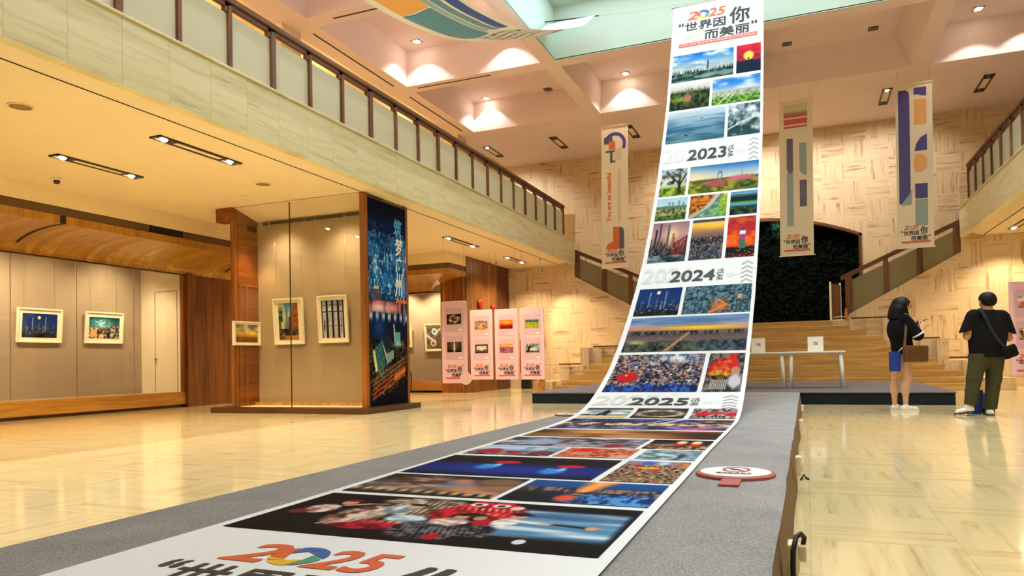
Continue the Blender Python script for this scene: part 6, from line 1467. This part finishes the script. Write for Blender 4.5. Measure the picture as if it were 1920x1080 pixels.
b = MB(); b.bbox(-.085, .255, -.29, -.195, .72, .95, .025); b.build('body', MBR, t)
b = MB(); b.bbox(-.088, .25, -.297, -.19, .83, .965, .02); b.build('flap', MBR, t)
b = MB()
pts = [(-.075, -.245, .95), (-.06, -.225, 1.0), (-.03, -.21, 1.2), (.0, -.19, 1.36), (.01, -.16, 1.43), (.005, -.1, 1.455), (-.01, -.03, 1.45)]
for (p0, p1) in zip(pts, pts[1:]): b.add([(p0[0]-.018, p0[1]-.003, p0[2]), (p0[0]+.018, p0[1]-.003, p0[2]), (p1[0]+.018, p1[1]-.003, p1[2]), (p1[0]-.018, p1[1]-.003, p1[2]), (p0[0]-.018, p0[1]+.003, p0[2]), (p0[0]+.018, p0[1]+.003, p0[2]), (p1[0]+.018, p1[1]+.003, p1[2]), (p1[0]-.018, p1[1]+.003, p1[2])], [(0, 1, 2, 3), (7, 6, 5, 4), (0, 4, 5, 1), (2, 6, 7, 3), (0, 3, 7, 4), (1, 5, 6, 2)])
b.build('strap', MBR2, t)
b = MB(); b.tube([(.24, -.24, .95), (.265, -.24, .955), (.275, -.24, .92), (.265, -.24, .88)], .006, 6); b.build('zip_pull', MBR2, t)
t = carried('paper_bag', 'blue paper bag hanging behind the hip of the person in the dress', 'bag')
MBLU = plain('blue_paper', rgb(24, 62, 160), .5, var=.05)
b = MB(); b.bbox(-.215, -.088, -.16, -.06, .59, .88, .004); b.build('body', MBLU, t)
b = MB(); b.tube([(-.12, -.15, .88), (-.1, -.19, .91), (-.085, -.21, .935), (-.08, -.17, .93), (-.1, -.12, .88)], .006, 6); b.build('handle', MSHOE, t)
t = carried('phone', 'dark phone held up by the person in the dress', 'phone')
Mp = Matrix.Translation((.315, -.03, 1.322)) @ Matrix.Rotation(math.radians(-28), 4, 'Y')
b = MB(); b.bbox(-.075, .075, -.036, .036, -.004, .004, .003, 0, Mp); b.build('case', plain('phone_case', rgb(96, 62, 48), .4), t); b = MB(); b.box(-.07, .07, -.033, .033, .0042, .005, 0, Mp); b.build('screen', MEYE, t)

# ---- man seen from behind
B = Field((-.46, -.24, -.02), (.44, .44, 1.7), H_)
B.ell((.0, 0, .8), (.19, .12, .12), .05).ell((.03, 0, .98), (.18, .115, .16), .06).ell((.04, 0, 1.18), (.19, .115, .19), .06).cap((-.13, 0, 1.345), (.21, 0, 1.33), .062, .062, .05)
B.cap((.045, .0, 1.36), (.05, .02, 1.5), .062, .058, .03).ell((.055, .03, 1.545), (.086, .098, .108), .02).ell((.058, .07, 1.5), (.066, .07, .075), .03)
B.cap((.06, .13, 1.53), (.06, .155, 1.505), .01, .013, .01).ell((.06, .135, 1.478), (.024, .012, .008), .006)
for s_ in (-1, 1): B.ell((.055+s_*.09, .03, 1.525), (.012, .02, .032), .006)
B.cap((-.1, 0, .78), (-.17, -.01, .5), .1, .07, .03).cap((-.17, -.01, .5), (-.245, -.03, .14), .066, .042, .03).cap((.12, 0, .78), (.095, 0, .5), .1, .07, .03).cap((.095, 0, .5), (.035, .0, .1), .066, .042, .03)
B.cap((.03, .0, .05), (.09, .12, .04), .036, .03, .02).cap((-.24, -.03, .09), (-.35, .03, .04), .036, .03, .02)
for sh, e, w in (((-.165, 0, 1.325), (-.25, .0, 1.06), (-.12, .25, 1.1)), ((.245, 0, 1.305), (.325, .02, 1.03), (.2, .25, 1.08))): B.cap(sh, e, .056, .047, .03).cap(e, w, .045, .03, .015)
hand(B, (-.115, .255, 1.1), (.7, .6, .3), (-.5, .7, .3), (0, -.2, 1), curl=1.0); hand(B, (.195, .255, 1.085), (-.7, .6, .3), (.5, .7, .3), (0, -.2, 1), curl=1.0)
MA = B.mesh('person', MSK2)
tag(MA, 'person in black T-shirt and olive trousers seen from behind at the right', 'person')
MA.location = (2.25, 11.45, 0); MA.rotation_euler = (0, 0, RZ)
B = Field((-.4, -.24, .7), (.46, .26, 1.5), .009)
B.ell((.04, -.005, 1.18), (.225, .14, .2), .05).ell((.025, -.005, 1.0), (.225, .14, .22), .08).cap((.01, -.005, 1.0), (.01, -.005, .7), .205, .215, .06, (.93, 1.5, 1)).cap((-.13, 0, 1.35), (.21, 0, 1.335), .078, .075, .05)
for sh, e in (((-.165, 0, 1.325), (-.262, 0, 1.08)), ((.245, 0, 1.305), (.322, .015, 1.07))): B.cap(sh, e, .084, .092, .04)
B.cap((.045, -.01, 1.38), (.048, .0, 1.43), .075, .066, .02)
B.cut((0, 0, -1), (0, 0, .775)); B.cut((-.3, 0, -1), (-.25, 0, 1.125+.0)) if False else None
g_ = np.meshgrid(*B.ax, indexing='ij')
B.F = np.maximum(B.F, np.where(g_[0] < -.205, 1.14+.35*(g_[0]+.25)-g_[2], np.where(g_[0] > .262, 1.105-.2*(g_[0]-.3)-g_[2], -1)))
B.cut((0, -.25, 1), (0, 0, 1.425))
B.mesh('shirt', MBLK, MA)
B = Field((-.42, -.22, .06), (.36, .24, .92), .009)
B.ell((.0, 0, .82), (.215, .135, .12), .05).ell((-.01, 0, .71), (.1, .115, .07), .05).cap((-.1, 0, .78), (-.175, -.01, .5), .118, .092, .04).cap((-.175, -.01, .5), (-.25, -.03, .16), .09, .075, .03).cap((.115, 0, .78), (.095, 0, .5), .118, .092, .04).cap((.095, 0, .5), (.035, .0, .1), .09, .078, .03)
B.cut((-.3, 0, -1), (-.25, 0, .135)) if False else None
g_ = np.meshgrid(*B.ax, indexing='ij'); B.F = np.maximum(B.F, np.where(g_[0] < -.1, .145-.2*(g_[0]+.25)-g_[2], .085-g_[2])); B.cut((0, 0, 1), (0, 0, .83))
B.mesh('trousers', MOLIVE, MA)
B = Field((-.1, -.14, 1.4), (.22, .2, 1.72), .008)
B.ell((.055, .02, 1.57), (.1, .113, .092), .02).ell((.055, -.02, 1.525), (.088, .075, .072), .03); B.carve((.058, .16, 1.5), (.1, .085, .1)); B.cut((0, .25, -1), (0, -.05, 1.462)); B.mesh('hair', MHAIR, MA)
for s_ in (-1, 1):
    b = MB(); b.lathe([(0, -.008), (.009, 0), (0, .008)], 10, 0, (.06+s_*.032, .128, 1.535)); b.build('eye', MEYE, MA)
o = shoe('shoe', (-.01, -.075, 0), (.12, .19, 0), .048, MSHOE, MA, MSOLE, .095)
o = shoe('shoe', (-.215, -.06, .055), (-.425, .05, .012), .046, MSHOE, MA, MSOLE, .10, 1)
mloc = (2.25, 11.45, 0)
t = carried('sling_bag', 'black sling bag across the back of the person in olive trousers', 'bag', mloc)
b = MB(); b.bbox(.1, .295, -.215, -.145, .765, .93, .03, 0, Matrix.Translation((.2, 0, .85)) @ Matrix.Rotation(math.radians(-20), 4, 'Y') @ Matrix.Translation((-.2, 0, -.85))); b.build('body', MBLK, t)
b = MB(); pts = [(-.1, -.06, 1.435), (-.105, -.105, 1.39), (-.08, -.145, 1.3), (-.02, -.155, 1.15), (.07, -.16, 1.0), (.15, -.165, .9)]
for p0, p1 in zip(pts, pts[1:]):
    w_ = .026; b.add([(p0[0]-w_, p0[1], p0[2]), (p0[0]+w_, p0[1], p0[2]), (p1[0]+w_, p1[1], p1[2]), (p1[0]-w_, p1[1], p1[2]), (p0[0]-w_, p0[1]+.006, p0[2]), (p0[0]+w_, p0[1]+.006, p0[2]), (p1[0]+w_, p1[1]+.006, p1[2]), (p1[0]-w_, p1[1]+.006, p1[2])], [(0, 1, 2, 3), (7, 6, 5, 4), (0, 4, 5, 1), (2, 6, 7, 3), (0, 3, 7, 4), (1, 5, 6, 2)])
b.build('strap', fabric('strap_grey', rgb(44, 48, 54), 300), t)
t = carried('phone', 'phone held in front of the person in olive trousers', 'phone', mloc)
Mp = Matrix.Translation((.04, .315, 1.17)) @ Matrix.Rotation(math.radians(35), 4, 'X'); b = MB(); b.bbox(-.075, .075, -.004, .004, -.036, .036, .003, 0, Mp); b.build('case', M['metal_black'], t); b = MB(); b.box(-.07, .07, -.006, -.0045, -.032, .032, 0, Mp); b.build('screen', MEYE, t)
t = carried('paper_bag', 'blue paper bag standing on the floor between the legs in olive trousers', 'bag', mloc)
b = MB(); b.add([(-.07, .22, .0), (.06, .22, 0), (.06, .34, 0), (-.07, .34, 0), (-.09, .21, .33), (.08, .21, .33), (.08, .35, .33), (-.09, .35, .33)], [(0, 1, 2, 3), (7, 6, 5, 4), (0, 4, 5, 1), (1, 5, 6, 2), (2, 6, 7, 3), (3, 7, 4, 0)]); b.build('body', MBLU, t)
t = carried('tote_bag', 'white and dark tote bag on the floor right of the olive trousers', 'bag', mloc)
b = MB(); b.bbox(.10, .185, .12, .3, .0, .3, .02); b.build('body', plain('tote_grey', rgb(196, 190, 184), .7, var=.25, scale=9), t); b = MB(); b.bbox(.098, .187, .118, .302, 0, .09, .02); b.build('bottom_panel', plain('tote_navy', rgb(40, 42, 62), .7), t)
b = MB(); b.tube([(.19, .16, .3), (.2, .2, .24), (.195, .26, .3)], .008, 6); b.build('handle', MBLK, t)
